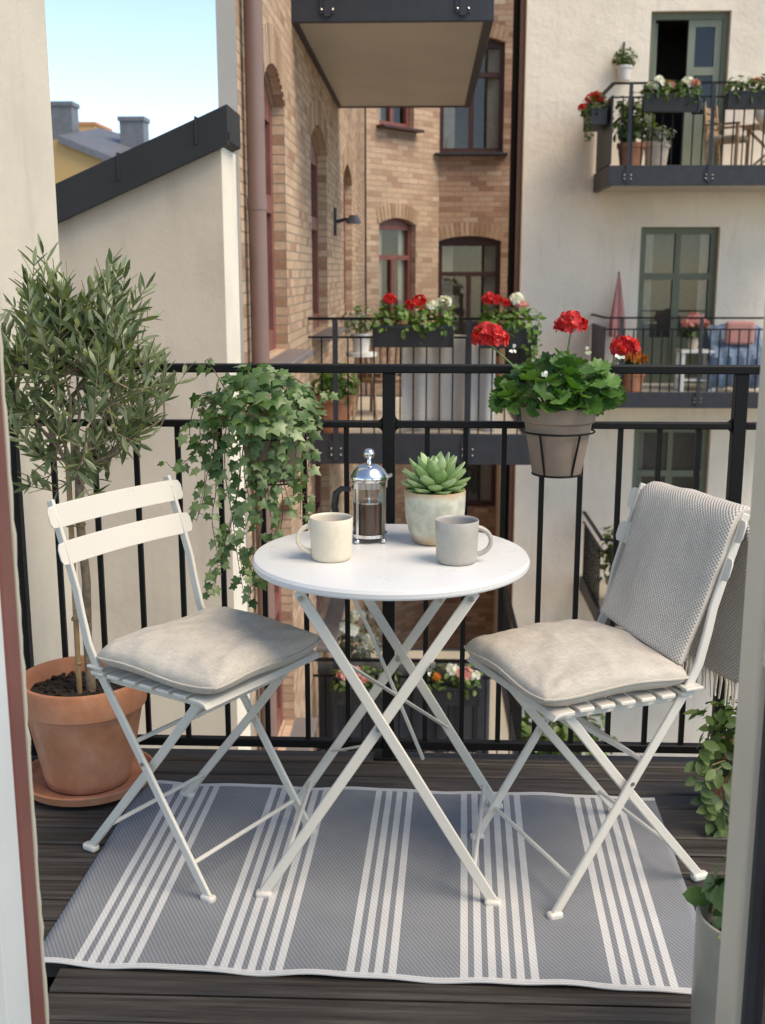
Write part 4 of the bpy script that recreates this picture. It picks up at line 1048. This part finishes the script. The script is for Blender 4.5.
# ---- throw over the right chair
a = R(RA); t = thing('throw_blanket', 'grey knitted throw with fringe draped over the right chair back', 'blanket', (RC[0], RC[1], 0), a)
path = [(-.103, .54), (-.112, .56), (-.135, .62), (-.165, .70), (-.185, .76), (-.203, .82), (-.212, .848), (-.228, .865), (-.247, .864), (-.26, .846), (-.268, .81), (-.278, .74), (-.29, .66), (-.302, .58), (-.312, .51), (-.318, .44)]
def resample(pts, n):
    pts = [V((p[0], 0, p[1])) for p in pts]; L = [0]
    for i in range(1, len(pts)): L.append(L[-1]+(pts[i]-pts[i-1]).length)
    out = []
    for k in range(n+1):
        s = L[-1]*k/n; i = 1
        while i < len(L)-1 and L[i] < s: i += 1
        f = (s-L[i-1])/(L[i]-L[i-1]); out.append((pts[i-1].lerp(pts[i], f), s))
    for _ in range(4): out = [out[0]]+[((out[i-1][0]+out[i][0]*2+out[i+1][0])/4, out[i][1]) for i in range(1, len(out)-1)]+[out[-1]]
    return out
def drape(path, y0, y1, off, slope, th, seed, n=70, ny=30):
    rs = resample(path, n); vs = []; fs = []; uvs = []
    for i, (p, s) in enumerate(rs):
        q0 = rs[max(i-1, 0)][0]; q1 = rs[min(i+1, n)][0]; d = (q1-q0).normalized(); nn = V((-d.z, 0, d.x))*-1
        if i > n*.5 and nn.x > 0: pass
        fr = i/n
        for j in range(ny+1):
            v = j/ny; y = y0+(y1+.055*max(0, fr-.5)*2+.032*min(1, max(0, (p.z-.58)/.24))-y0)*v+.006*math.sin(s*9+seed)
            wv = .0065*math.sin(y*24+seed+s*2.2)*(.4+.6*abs(fr-.45)*2)+.006*noise.noise(V((y*9, s*5, seed)))+.002*noise.noise(V((y*30, s*18, seed)))
            end = max(0, 1-fr*3.2)
            z = p.z+slope*(v-.5)*end*-1
            pp = V((p.x, y, z))+nn*(off+wv)
            # rounded folded edges
            ed = min(v, 1-v)*ny
            if ed < 2: pp -= nn*(.006*(1-ed/2)**2)
            vs.append(pp); 
    for i in range(n):
        for j in range(ny):
            a_ = i*(ny+1)+j; fs.append((a_, a_+1, a_+ny+2, a_+ny+1))
            uvs.append([(y0+(y1-y0)*jj/ny, rs[ii][1]) for ii, jj in ((i, j), (i, j+1), (i+1, j+1), (i+1, j))])
    m = MB(); m.add(vs, fs, uvs); return m
path = [(p[0], p[1]-.012*min(1, max(0, (p[1]-.6)/.2))) for p in path]
m = drape(path, -.145, .16, .006, .03, .01, 1.0); o = m.build('outer_layer', M['knit'], t, ang=80, recalc=False)
q = o.modifiers.new('thick', 'SOLIDIFY'); q.thickness = .023; q.offset = 0; q = o.modifiers.new('round', 'BEVEL'); q.width = .004; q.segments = 2; q.limit_method = 'ANGLE'; q.angle_limit = R(60)
m = drape([(p[0]-.014 if i < 8 else p[0]+.012, p[1]-.012 if 5 < i < 11 else p[1]+(.004 if i < 3 else 0)) for i, p in enumerate(path)], -.142, .155, .004, .03, .01, 2.0); o2 = m.build('inner_layer', M['knit'], t, ang=80, recalc=False)
q = o2.modifiers.new('thick', 'SOLIDIFY'); q.thickness = .01; q.offset = 0
k = MB()
for i in range(26):
    y = -.138+.34*i/25; x = -.32+rnd.uniform(-.004, .004); L = .06+rnd.uniform(-.008, .008); dy = rnd.uniform(-.008, .008)
    k.tube([(x, y, .447), (x, y, .433), (x-.003, y+dy*.4, .415), (x-.004+rnd.uniform(-.006, .006), y+dy, .425-L)], [.0035, .0048, .0034, .0022], 6)
fo = k.build('fringe', M['grey_throw_fringe'], o); fo['label'] = 'pale knotted fringe'

# ---- bistro table
TC = V((-.0785, 2.552, 0)); TR = .321; TZ = .71
t = wthing('bistro_table', 'round white folding bistro table with crossed cream legs', 'table', TC)
m = MB(); m.lathe([(0, TZ-.004), (TR-.012, TZ-.022), (TR-.002, TZ-.022), (TR, TZ-.018), (TR, TZ-.009), (TR-.004, TZ-.002), (TR-.012, TZ), (TR*.5, TZ), (0, TZ)], 96, TC); m.build('tabletop', M['table_white'], t, ang=25)
W = M['white_metal']
def tleg(p, q, foot, side=(0, 1, 0)):
    m = MB(); m.strip([p, q], .0235, .009, side); o = m.build('leg', W, t, bevel=.0025)
    k = MB(); k.b2((p[0]-.018, p[1]-.013, 0), (p[0]+.018, p[1]+.013, .017)); k.build('foot', W, o, bevel=.006)
    return o
zt = TZ-.024
FL, FR, RL, RR_ = (-.348, 2.25, .012), (.154, 2.235, .012), (-.322, 2.69, .012), (.188, 2.69, .012)
tleg(FL, (.108, 2.315, zt), 1); tleg(FR, (-.268, 2.305, zt), 1)
tleg(RL, (.135, 2.75, zt), 1); tleg(RR_, (-.23, 2.742, zt), 1)
for p in ((.1, 2.316, .672), (-.262, 2.305, .672), (-.096, 2.285, .388), (-.066, 2.70, .4), (.012, 2.3, .52), (.02, 2.3, .53), (.04, 2.72, .55), (.09, 2.735, .62)):
    m = MB(); m.tube([(p[0], p[1]-.013, p[2]), (p[0], p[1]+.003, p[2])], .0055, 12); m.build('rivet', M['rivet'], t)
def tl(p, q, f): p = V(p); q = V(q); return p+(q-p)*f
F2 = (-.268, 2.305, zt); R2 = (-.23, 2.742, zt); F1 = (.108, 2.315, zt); R1 = (.135, 2.75, zt)
for a, b in ((tl(FR, F2, .1), tl(RR_, R2, .075)), (tl(FL, F1, .1), tl(RL, R1, .075))): m = MB(); m.tube([a, b], .0052, 10); m.build('cross_rod', W, t)
for a, b in ((tl(FR, F2, .78), tl(RR_, R2, .3)), (tl(FL, F1, .5), tl(RL, R1, .2))):
    m = MB(); a = V(a); b = V(b); m.strip([a, a.lerp(b, .6), b], .011, .004, (0, .5, 1)); m.build('stay', W, t)
m = MB(); m.tube([(-.2, 2.52, zt), (-.13, 2.56, .52), (-.0, 2.68, .14)], .005, 8); m.build('stay', W, t)
for (ya, yb, x0, x1_) in ((2.3, 2.315, -.255, .095), (2.74, 2.755, -.22, .12)): m = MB(); m.b2((x0, ya, zt-.0), (x1_, yb, zt+.012)); m.build('top_brace', W, t)

# ---- things on the table
def mug(label, c, mat, ang, r=.0485, h=.098):
    t = thing('mug', label, 'mug', (c[0], c[1], TZ), R(ang), 'mugs on the bistro table')
    m = MB(); m.lathe([(0, .0), (r*.8, 0), (r*.9, .003), (r*.95, .012), (r, h*.7), (r*1.01, h-.002), (r*.99, h), (r*.96, h-.001), (r*.94, h-.006), (r*.92, .02), (r*.8, .01), (0, .009)], 48); o = m.build('cup', mat, t, ang=50)
    m = MB(); pts = []
    for k in range(13): q = R(-80+160*k/12); pts.append((r*.96+.03*max(0, math.cos(q)-.17)/.83, 0, h*.5+.031*math.sin(q)))
    m.tube(pts, [.0048+.0016*abs(k-6)/6 for k in range(13)], 10); m.build('handle', mat, t)
    m = MB(); m.lathe([(0, h*.72), (r*.93, h*.72)], 32); m.build('coffee', M['coffee'], t)
    return t
mug('cream stoneware mug, handle to the left, beside the coffee press', (-.212, 2.492), M['cream_mug'], 190)
mug('grey stoneware mug, handle to the right, in front of the succulent', (.072, 2.475), M['grey_mug'], 0)
pc_ = (-.135, 2.672)
t = thing('french_press', 'glass coffee press with polished lid, half full of coffee', 'coffee press', (pc_[0], pc_[1], TZ), 0)
r = .041
m = MB(); m.lathe([(0, .012), (r-.002, .012), (r, .016), (r, .152), (r-.002, .152), (r-.0022, .017), (0, .0145)], 40); m.build('beaker', M['glass'], t, ang=60)
m = MB(); m.lathe([(0, .0152), (r-.0026, .0175), (r-.0026, .096), (0, .096)], 40); m.build('coffee', M['coffee'], t, ang=60)
m = MB(); m.lathe([(r+.0005, .134), (r+.003, .134), (r+.003, .149), (r+.0005, .149)], 40, close=True); m.lathe([(r+.0005, .014), (r+.003, .014), (r+.003, .022), (r+.0005, .022)], 40, close=True)
for k in range(4):
    q = R(45+90*k+8); d = V((math.cos(q), math.sin(q), 0)); m.bar(d*(r+.002)+V((0, 0, .012)), d*(r+.002)+V((0, 0, .14)), .0075, .002, V((-d.y, d.x, 0)))
    m.ball(d*(r+.004)+V((0, 0, .006)), .0075, 10, (1, 1, .8))
m.build('frame', M['chrome'], t, ang=50)
m = MB(); m.lathe([(0, .15), (r+.004, .15), (r+.006, .154), (r+.005, .164), (r+.001, .168), (r-.004, .176), (r-.012, .184), (r-.026, .19), (.006, .192), (.004, .203), (0, .203)], 48)
m.bar((r+.003, 0, .158), (r+.014, 0, .164), .018, .006, (0, 1, 0)); lid = m.build('lid', M['chrome'], t, ang=50)
m = MB(); m.ball((0, 0, .214), .0135, 20); m.build('knob', M['chrome'], lid)
m = MB(); m.tube([(0, 0, .1), (0, 0, .15)], .0022, 8); m.lathe([(0, .096), (r-.004, .096), (r-.004, .1), (0, .102)], 32); m.build('plunger', M['chrome'], t)
m = MB(); m.tube([(-r-.003, 0, .127), (-r-.025, 0, .129), (-r-.038, -.002, .118), (-r-.043, -.002, .085), (-r-.036, 0, .05), (-r-.018, 0, .036), (-r-.004, 0, .036)], [.005, .007, .0085, .009, .008, .006, .005], 10); m.build('handle', M['black_plastic'], t)

sc_ = (.024, 2.665)
t = thing('potted_succulent', 'green rosette succulent in a sage glazed pot on the table', 'potted plant', (sc_[0], sc_[1], TZ), 0)
m = MB(); m.lathe([(0, 0), (.044, 0), (.05, .004), (.063, .03), (.071, .062), (.073, .1), (.0735, .127), (.072, .13), (.068, .129), (.066, .12), (.064, .1)], 56); m.build('pot', M['glaze'], t, ang=50)
m = MB(); m.lathe([(.066, .112), (0, .116)], 32); m.build('soil', M['soil'], t)
m = MB(); N_ = 50
for i in range(N_):
    f = i/N_; q = i*2.39996; tilt = R(86-92*f**.8); L = .034+.046*math.sin(math.pi*min(1, .25+f*.75))**.8*(1 if f > .15 else .7); base_r = .004+.026*f
    d = V((math.cos(q)*math.cos(tilt), math.sin(q)*math.cos(tilt), math.sin(tilt))); n_ = V((-math.cos(q)*math.sin(tilt), -math.sin(q)*math.sin(tilt), math.cos(tilt)))
    p0 = V((math.cos(q)*base_r, math.sin(q)*base_r, .15-.026*f)); B = basis(d, n_)
    prof = [(0, .006, .004), (.2, .01, .0055), (.45, .0145, .0065), (.65, .0155, .006), (.82, .011, .0045), (.94, .0045, .0025), (1.0, .0006, .0005)]; sec = 8; vs = []; fs = []; wsc = .78+.62*f
    for (x, wd, th) in prof:
        up = .006*x*x
        for k in range(sec): an = 2*math.pi*k/sec; z = th*math.sin(an); vs.append(p0+B @ V((x*L, wd*wsc*math.cos(an), (z*(.5 if z > 0 else 1.1)+up+.0025*abs(math.cos(an))))))
    for r_ in range(len(prof)-1):
        for k in range(sec): fs.append((r_*sec+k, r_*sec+(k+1) % sec, r_*sec+sec+(k+1) % sec, r_*sec+sec+k))
    m.add(vs, fs)
m.build('rosette', M['succulent'], t, ang=80)

# ---- olive tree
OC = (-.9, 2.8)
o = MB(); o.lathe([(0, .004), (.15, .004), (.168, .012), (.176, .034), (.17, .036), (.16, .018), (.145, .013), (0, .013)], 56); so_ = o.build('saucer', M['terracotta']); so_.location = (OC[0], OC[1], .0015); tag(so_, 'round terracotta saucer under the olive tree pot', 'saucer')
t = thing('potted_olive_tree', 'small olive tree with round crown in a terracotta pot', 'potted tree', (OC[0], OC[1], .0155), R(0))
m = MB(); m.lathe([(0, 0), (.105, 0), (.111, .004), (.136, .13), (.152, .213), (.154, .213), (.162, .218), (.168, .285), (.1655, .291), (.155, .291), (.15, .28), (.145, .24)], 64, wob=.004); m.build('pot', M['terracotta'], t, ang=28)
m = MB(); n = 40
vs = [(0, 0, .252)]; fs = []
for i in range(1, 13):
    for k in range(n): a = 2*math.pi*k/n; rr = .149*i/12; vs.append((rr*math.cos(a), rr*math.sin(a), .248+.012*noise.noise(V((rr*math.cos(a)*50, rr*math.sin(a)*50, 3)))+.006*noise.noise(V((rr*math.cos(a)*130, rr*math.sin(a)*130, 3)))))
for k in range(n): fs.append((0, 1+k, 1+(k+1) % n))
for i in range(11):
    for k in range(n): a = 1+i*n+k; b = 1+i*n+(k+1) % n; fs.append((a, a+n, b+n, b))
m.add(vs, fs)
for i in range(160):
    a = rnd.uniform(0, 6.28); rr = .145*math.sqrt(rnd.random()); q = rnd.uniform(.003, .008); m.ball((rr*math.cos(a), rr*math.sin(a), .25+q*.3), q, 6, (1, 1, .7))
m.build('soil', M['soil'], t)
rr_ = random.Random(21)
m = MB(); m.tube([(.02, 0, .24), (.018, .0, .4), (.022, .004, .55), (.016, 0, .7), (.02, 0, .83)], [.0135, .012, .0115, .011, .0115], 12)
br = MB(); lv = MB(); tips = []
cz = 1.075; CRX, CRZ = .222, .258
for i in range(13):
    an = i*2.4; el_ = R(rr_.uniform(18, 80)); L = rr_.uniform(.17, .3)
    d = V((math.cos(an)*math.cos(el_), math.sin(an)*math.cos(el_), math.sin(el_)))
    p0 = V((.02, 0, rr_.uniform(.78, .86))); pts = [p0]
    for k in range(1, 6): pts.append(p0+d*L*k/5+V((0, 0, .03*(k/5)**2))+rv(rr_)*.008)
    m.tube(pts, [.0065-.0009*k for k in range(6)], 7)
    tips += [(pts[k], d) for k in (1, 2, 3, 4, 5)]
tr_ = m.build('trunk', M['bark'], t)
for i in range(160):
    # twig aimed at a spot on the crown's uneven surface
    q = rv(rr_); q.z = q.z*1.0+.12; q.normalize(); rr = (.72+.4*rr_.random()) * (1+.22*noise.noise(q*2.6+V((4, 1, 7))))
    e = V((.03, 0, cz))+V((q.x*CRX, q.y*CRX, q.z*CRZ))*rr
    s0, _ = min(tips, key=lambda z: (z[0]-e).length+rr_.random()*.12)
    mid = s0.lerp(e, .5)+V((0, 0, -.02))+rv(rr_)*.015
    if rr_.random() < .3: e = e+V((q.x*.04, q.y*.04, .05))
    nseg = 8; pts = [s0.lerp(mid, f/nseg*2) if f <= nseg/2 else mid.lerp(e, (f-nseg/2)/(nseg/2)) for f in range(nseg+1)]
    br.tube(pts, [.0026-.0002*k for k in range(nseg+1)], 5)
    Ltot = sum((pts[k+1]-pts[k]).length for k in range(nseg)); npair = max(5, int(Ltot/.0185)); 
    for k in range(2, npair+1):
        f = k/npair*nseg; a = min(nseg-1, int(f)); p = pts[a].lerp(pts[a+1], f-a); d = (pts[a+1]-pts[a]).normalized()
        side = d.orthogonal().normalized(); side = Quaternion(d, (k % 2)*1.57+rr_.uniform(-.5, .5)+i) @ side
        for sg in (-1, 1):
            ld = (d*rr_.uniform(.45, .95)+side*sg*.85+V((0, 0, .42))).normalized(); leaf(lv, 'olive', p, ld, V((0, 0, 1))*.8+rv(rr_)*.6, rr_.uniform(.04, .068)*(1 if k < npair else .8))
    leaf(lv, 'olive', pts[-1], (pts[-1]-pts[-2]).normalized(), rv(rr_), .05)
br.build('branch', M['bark'], t); lv.build('crown', M['olive'], t, recalc=False, ang=80)
m = MB(); m.tube([(-.008, -.012, .24), (-.003, -.012, .86)], .0075, 10)
for z in (.33, .48, .63, .76): m.lathe([(.0078, z-.004), (.0092, z), (.0078, z+.004)], 10, (-.005, -.012, 0))
st = m.build('cane', M['cane'], t)
for z in (.45, .7):
    m = MB(); m.tube([(.006+.024*math.cos(a), -.006+.021*math.sin(a), z+.002*math.sin(3*a)) for a in [2*math.pi*k/20 for k in range(20)]], .0022, 6, closed=True); m.build('tie', M['stem'], st)

# ---- pots hung on the railing
def ringholder(label, c, r, ztop, zbot, rb):
    t = thing('pot_holder', label, 'pot holder', (c[0], c[1], 0), 0, 'wire pot holders on the railing'); m = MB()
    for rr, z in ((r, ztop), (rb, zbot)):
        m = MB(); m.tube([(rr*math.cos(2*math.pi*k/40), rr*math.sin(2*math.pi*k/40), z) for k in range(40)], .0026, 8, closed=True); m.build('ring', M['black_metal'], t)
    m = MB(); m.tube([(-rb, 0, zbot), (rb, 0, zbot)], .003, 6); m.tube([(0, -rb, zbot), (0, rb, zbot)], .003, 6); m.build('base_cross', M['black_metal'], t)
    for a in (-125, -60, 60, 125):
        q = R(a); m = MB(); m.tube([(rb*math.cos(q), rb*math.sin(q), zbot), (r*math.cos(q), r*math.sin(q), ztop)], .0028, 6); m.build('upright', M['black_metal'], t)
    for x in (-.055, .055):
        m = MB(); yy = RY-c[1]; m.tube([(x, math.sqrt(max(0, r*r-x*x)), ztop), (x, yy-.013, ztop+.006), (x, yy-.013, .952+.004), (x, yy-.012, .968), (x, yy+.017, .968), (x, yy+.018, .935)], .0032, 6); m.build('hook', M['black_metal'], t)
    return t
GC = (.336, 2.868)
ringholder('black wire holder carrying the geranium pot on the rail', GC, .092, .955, .845, .062)
t = thing('potted_geranium', 'red geranium in a taupe clay pot hung at the railing', 'potted plant', (GC[0], GC[1], .846), 0)
pr = [(0, 0), (.06, 0), (.063, .004), (.085, .13), (.088, .132), (.093, .136), (.0955, .17), (.094, .173), (.087, .173), (.083, .15), (.08, .13)]
m = MB(); m.lathe(pr, 56); m.build('pot', M['pot_taupe'], t, ang=28)
m = MB(); m.lathe([(.084, .15), (0, .156)], 30); m.build('soil', M['soil'], t)
rg = random.Random(5); m = MB(); s_ = MB()
for i in range(150):
    q = rv(rg); q.z = abs(q.z)*.95-.12; q.normalize(); tt = .55+.45*rg.random()**.5
    p = V((-.005+q.x*.155*tt, q.y*.13*tt, .185+q.z*.115*tt)); n_ = (q+V((0, -.15, .55))+rv(rg)*.35).normalized()
    d = V((q.x, q.y, -.15))+rv(rg)*.6; sz = rg.uniform(.036, .062); leaf(m, 'geranium', p-d.normalized()*sz*.4, d, n_, sz)
    if i % 2: s_.tube([(q.x*.03, q.y*.03, .155), (p.x*.6, p.y*.6, .17+(p.z-.17)*.7), p], [.003, .0022, .0016], 5)
m.build('foliage', M['geranium'], t, recalc=False, ang=80)
for (px, py, rr, Y) in ((490, 337, .041, 2.83), (571, 325, .036, 2.87), (625, 348, .033, 2.9)):
    p = aty(px, py, Y); p = V((p.x-GC[0], p.y-GC[1], p.z-.846))
    m = MB(); s_.tube([(p.x*.25, p.y*.5, .2), (p.x*.7, p.y*.8, .2+(p.z-.2)*.55), (p.x, p.y, p.z-rr*.45)], [.003, .0026, .0022], 6)
    m = MB(); flower(m, p, rr, 60, .0145, .8); fo = m.build('flower_head', M['red'], t, recalc=False, ang=80)
    k = MB()
    for i in range(9): q = rv(rg); q.z = -abs(q.z); k.tube([(p.x, p.y, p.z-rr*.5), (p.x+q.x*rr*.5, p.y+q.y*rr*.5, p.z-rr*.15+q.z*.01)], .001, 4)
    k.build('pedicel', M['stem'], fo)
s_.build('stem', simple('geranium_stem', (.14, .2, .06), .6, .2, 40), t)
for i in range(4):
    m = MB(); p = aty((512, 541, 586, 620)[i], (350, 372, 352, 358)[i], 2.8)
    for j in range(4): leaf(m, 'petal', (p.x-GC[0]+rg.uniform(-.006, .006), p.y-GC[1]-.03, p.z-.846+rg.uniform(-.006, .006)), rv(rg), (0, -1, .5), .012)
    m.build('white_bloom', M['whitef'], t, recalc=False, smooth=False)
IC = (-.392, 2.868)
ringholder('black wire holder carrying the ivy pot on the rail', IC, .092, .94, .822, .067)
t = thing('potted_ivy', 'trailing ivy in a taupe clay pot hung at the railing', 'potted plant', (IC[0], IC[1], .826), 0)
m = MB(); m.lathe(pr, 56); m.build('pot', M['pot_taupe'], t, ang=28)
m = MB(); m.lathe([(.084, .15), (0, .156)], 30); m.build('soil', M['soil'], t)
ri = random.Random(12); m = MB(); s_ = MB()
for i in range(300):
    q = rv(ri); q.z = abs(q.z)*.9-.25; q.normalize(); tt = .55+.5*ri.random()**.5
    p = V((-.02+q.x*.138*tt, q.y*.12*tt-.015, .175+q.z*.125*tt)); n_ = (q+V((0, -.35, .5))+rv(ri)*.4).normalized(); d = V((q.x*.6, q.y*.6, -.5))+rv(ri)*.5
    leaf(m, 'ivy', p, d, n_, ri.uniform(.026, .046))
# vines: pixel paths of the trailing stems, kept at their distance from us
vines = [([(215, 410), (214, 450), (216, 490), (212, 520), (218, 560), (214, 590)], 2.80), ([(228, 420), (225, 470), (232, 515), (238, 560), (245, 600)], 2.8), ([(262, 430), (258, 480), (262, 520), (255, 560), (250, 590)], 2.77),
 ([(285, 425), (280, 470), (283, 510), (276, 545), (262, 575), (248, 598)], 2.78), ([(300, 410), (303, 450), (301, 490), (300, 520)], 2.8), ([(205, 400), (200, 440), (205, 475), (198, 515)], 2.82), ([(212, 420), (196, 450), (176, 468), (166, 462)], 2.83),
 ([(232, 520), (214, 560), (205, 585), (212, 595)], 2.8), ([(290, 380), (306, 385), (322, 392), (334, 400)], 2.8), ([(268, 430), (266, 450), (270, 475), (264, 500)], 2.76), ([(280, 430), (288, 455), (284, 480), (290, 505)], 2.76), ([(256, 425), (250, 450), (256, 480)], 2.76), ([(275, 425), (278, 445), (272, 465)], 2.755), ([(290, 428), (296, 450), (292, 474)], 2.76), ([(250, 430), (244, 470), (250, 510), (240, 545), (243, 575)], 2.77), ([(272, 440), (268, 490), (272, 530), (270, 565)], 2.78), ([(305, 420), (310, 445), (308, 470), (306, 500)], 2.8),
 ([(222, 420), (208, 470), (203, 500), (196, 522)], 2.8), ([(240, 425), (240, 480), (228, 530), (222, 560)], 2.79), ([(202, 395), (190, 425), (192, 448)], 2.83), ([(215, 372), (205, 362), (212, 358)], 2.82)]
for pth, Y in vines:
    P3 = [aty(a, b, Y+ri.uniform(-.015, .015))-V((IC[0], IC[1], .826)) for a, b in pth]
    P3 = [V((0+P3[0].x*.55, -.06, .17))]+P3; fine = []
    for k in range(len(P3)-1):
        a0 = P3[max(k-1, 0)]; a1 = P3[k]; a2 = P3[k+1]; a3 = P3[min(k+2, len(P3)-1)]
        for f in range(6):
            u = f/6; fine.append(.5*((2*a1)+(a2-a0)*u+(2*a0-5*a1+4*a2-a3)*u*u+(3*a1-a0-3*a2+a3)*u**3))
    fine.append(P3[-1]); s_.tube(fine, [.0017-.0009*k/len(fine) for k in range(len(fine))], 5)
    acc = 0
    for k in range(5, len(fine)):
        acc += (fine[k]-fine[k-1]).length; step = .022
        while acc > step:
            acc -= step; f = k/len(fine); sd = 1 if ri.random() < .5 else -1
            n_ = (V((.3*sd, -1, .55))+rv(ri)*.5).normalized(); d = V((sd*ri.uniform(.2, 1), -.15, -ri.uniform(.3, .9)))
            p = fine[k]+V((sd*ri.uniform(.004, .018), -ri.uniform(.0, .014), ri.uniform(-.006, .006))); s_.tube([fine[k], p], .0008, 4)
            leaf(m, 'ivy', p, d, n_, ri.uniform(.024, .042)*(1-.3*f))
m.build('foliage', M['ivy'], t, recalc=False, ang=80); s_.build('vine', simple('ivy_vine', (.12, .08, .035), .7, .2, 40), t)

# ---- plants at the right edge
q = (.815, 2.72)
t = thing('trailing_pot', 'terracotta pot of variegated trailing leaves below the throw fringe', 'potted plant', (q[0], q[1], .001), 0)
m = MB(); m.lathe([(0, 0), (.055, 0), (.06, .004), (.078, .12), (.082, .122), (.087, .16), (.08, .16), (.076, .14)], 40); m.build('pot', M['terracotta'], t, ang=28)
m = MB(); m.lathe([(.078, .14), (0, .145)], 24); m.build('soil', M['soil'], t)
rt = random.Random(4); m = MB(); clump(m, (-.01, -.02, .2), (.13, .12, .095), 220, 'oval', .042, .3, .5, rt); s_ = MB()
for pth in ([(712, 765), (700, 790), (706, 806), (716, 812)], [(722, 800), (712, 830), (706, 845)], [(704, 745), (696, 762), (700, 780)], [(724, 800), (716, 840), (720, 875)], [(716, 770), (722, 800), (714, 826)], [(728, 820), (722, 850), (730, 885)], [(726, 830), (716, 858), (722, 878)]):
    P3 = [aty(a, b, 2.58)-V((q[0], q[1], .001)) for a, b in pth]; P3 = [V((-.03, -.06, .17))]+P3; s_.tube(P3, .0018, 5)
    for k in range(1, len(P3)):
        for f in (.15, .45, .75, 1): p = P3[k-1].lerp(P3[k], f); leaf(m, 'oval', p+rv(rt)*.008, V((rt.uniform(-1, 1), -.3, -.2)), (rt.uniform(-.4, .4), -1, .6), rt.uniform(.03, .045))
m.build('foliage', M['bush'], t, recalc=False, ang=80); s_.build('stem', M['stem'], t)
q = (.55, 1.73)
t = thing('tall_planter', 'tall pale glazed planter with leafy plant by the door frame', 'planter', (q[0], q[1], .001), 0)
m = MB(); m.lathe([(0, 0), (.078, 0), (.083, .005), (.088, .15), (.0885, .292), (.087, .298), (.083, .299), (.081, .294), (.08, .25)], 56); m.build('pot', simple('pale_grey_glaze', (.34, .3, .24), .3, .1, 14), t, ang=35)
m = MB(); m.lathe([(.081, .24), (0, .25)], 24); m.build('soil', M['soil'], t)
m = MB(); clump(m, (.0, 0, .31), (.075, .075, .1), 130, 'oval', .05, .2, .5, rt); s_ = MB()
for i in range(6):
    p = V((rt.uniform(-.03, .08), rt.uniform(-.05, .05), .42+rt.uniform(0, .12))); s_.tube([(0, 0, .24), p*.6+V((0, 0, .12)), p], .002, 5)
    for f in (.5, .7, .9, 1): leaf(m, 'oval', V((0, 0, .24)).lerp(p, f)+rv(rt)*.015, rv(rt), (0, -.4, 1), .045)
m.build('foliage', M['ivy'], t, recalc=False, ang=80); s_.build('stem', M['stem'], t)

# ---- the doorway we look through
xl = aty(33, 850, 1.5).x
t = wthing('door_leaf', 'white glazed balcony door leaf with maroon edge at far left', 'door', (xl-.03, 1.1, 0), group='leaves of the balcony door')
m = MB()
for a in (.55, 1.365): m.b2((xl-.055, a, .02), (xl, a+.085, 2.3))
for z0, z1 in ((.02, .2), (.85, .95), (2.2, 2.3)): m.b2((xl-.053, .635, z0), (xl-.002, 1.365, z1))
fr = m.build('frame', M['door_white'], t, bevel=.004)
m = MB(); m.b2((xl-.03, .636, .2), (xl-.024, 1.364, .85)); m.b2((xl-.03, .636, .95), (xl-.024, 1.364, 2.2)); m.build('pane', M['pane_clear'], fr, smooth=False)
t = wthing('door_frame', 'maroon door jamb with rough plaster edge at far left', 'door frame', (xl-.05, 1.48, -.2))
m = MB(); m.b2((xl-.09, 1.452, -.2), (xl+.001, 1.503, 2.4)); m.build('jamb', M['maroon'], t, bevel=.004)
m = MB(); n = 120; vs = []; fs = []
for k in range(n+1):
    z = -.2+2.6*k/n; e = .0035*noise.noise(V((z*30, 0, 1)))+.002*noise.noise(V((z*90, 0, 2)))
    vs += [(xl-.09, 1.504, z), (xl+.0015+e*.5, 1.504, z), (xl+.0015+e*.5, 1.514+e, z), (xl-.09, 1.514+e, z)]
for k in range(n):
    for i in range(4): fs.append((4*k+i, 4*k+(i+1) % 4, 4*k+4+(i+1) % 4, 4*k+4+i))
m.add(vs, fs); m.build('plaster_reveal', M['plaster_near'], t)
xr = aty(726, 850, 1.5).x
t = wthing('door_leaf', 'cream glazed balcony door leaf with mid rail at far right', 'door', (xr+.03, 1.1, 0), group='leaves of the balcony door')
m = MB()
for a in (.55, 1.415): m.b2((xr, a, .02), (xr+.055, a+.085, 2.3))
for z0, z1 in ((.02, .2), (.847, .912), (2.2, 2.3)): m.b2((xr+.004, .635, z0), (xr+.05, 1.415, z1))
fr = m.build('frame', M['door_cream'], t, bevel=.005)
m = MB()
for z0, z1 in ((.2, .847), (.912, 2.2)): m.b2((xr+.012, 1.4, z0), (xr+.045, 1.4145, z1))
m.build('glazing_bead', M['dark_metal'], fr, smooth=False)
m = MB(); m.b2((xr+.024, .636, .2), (xr+.03, 1.4, .847)); m.b2((xr+.024, .636, .912), (xr+.03, 1.4, 2.2)); m.build('pane', M['pane_clear'], fr, smooth=False)
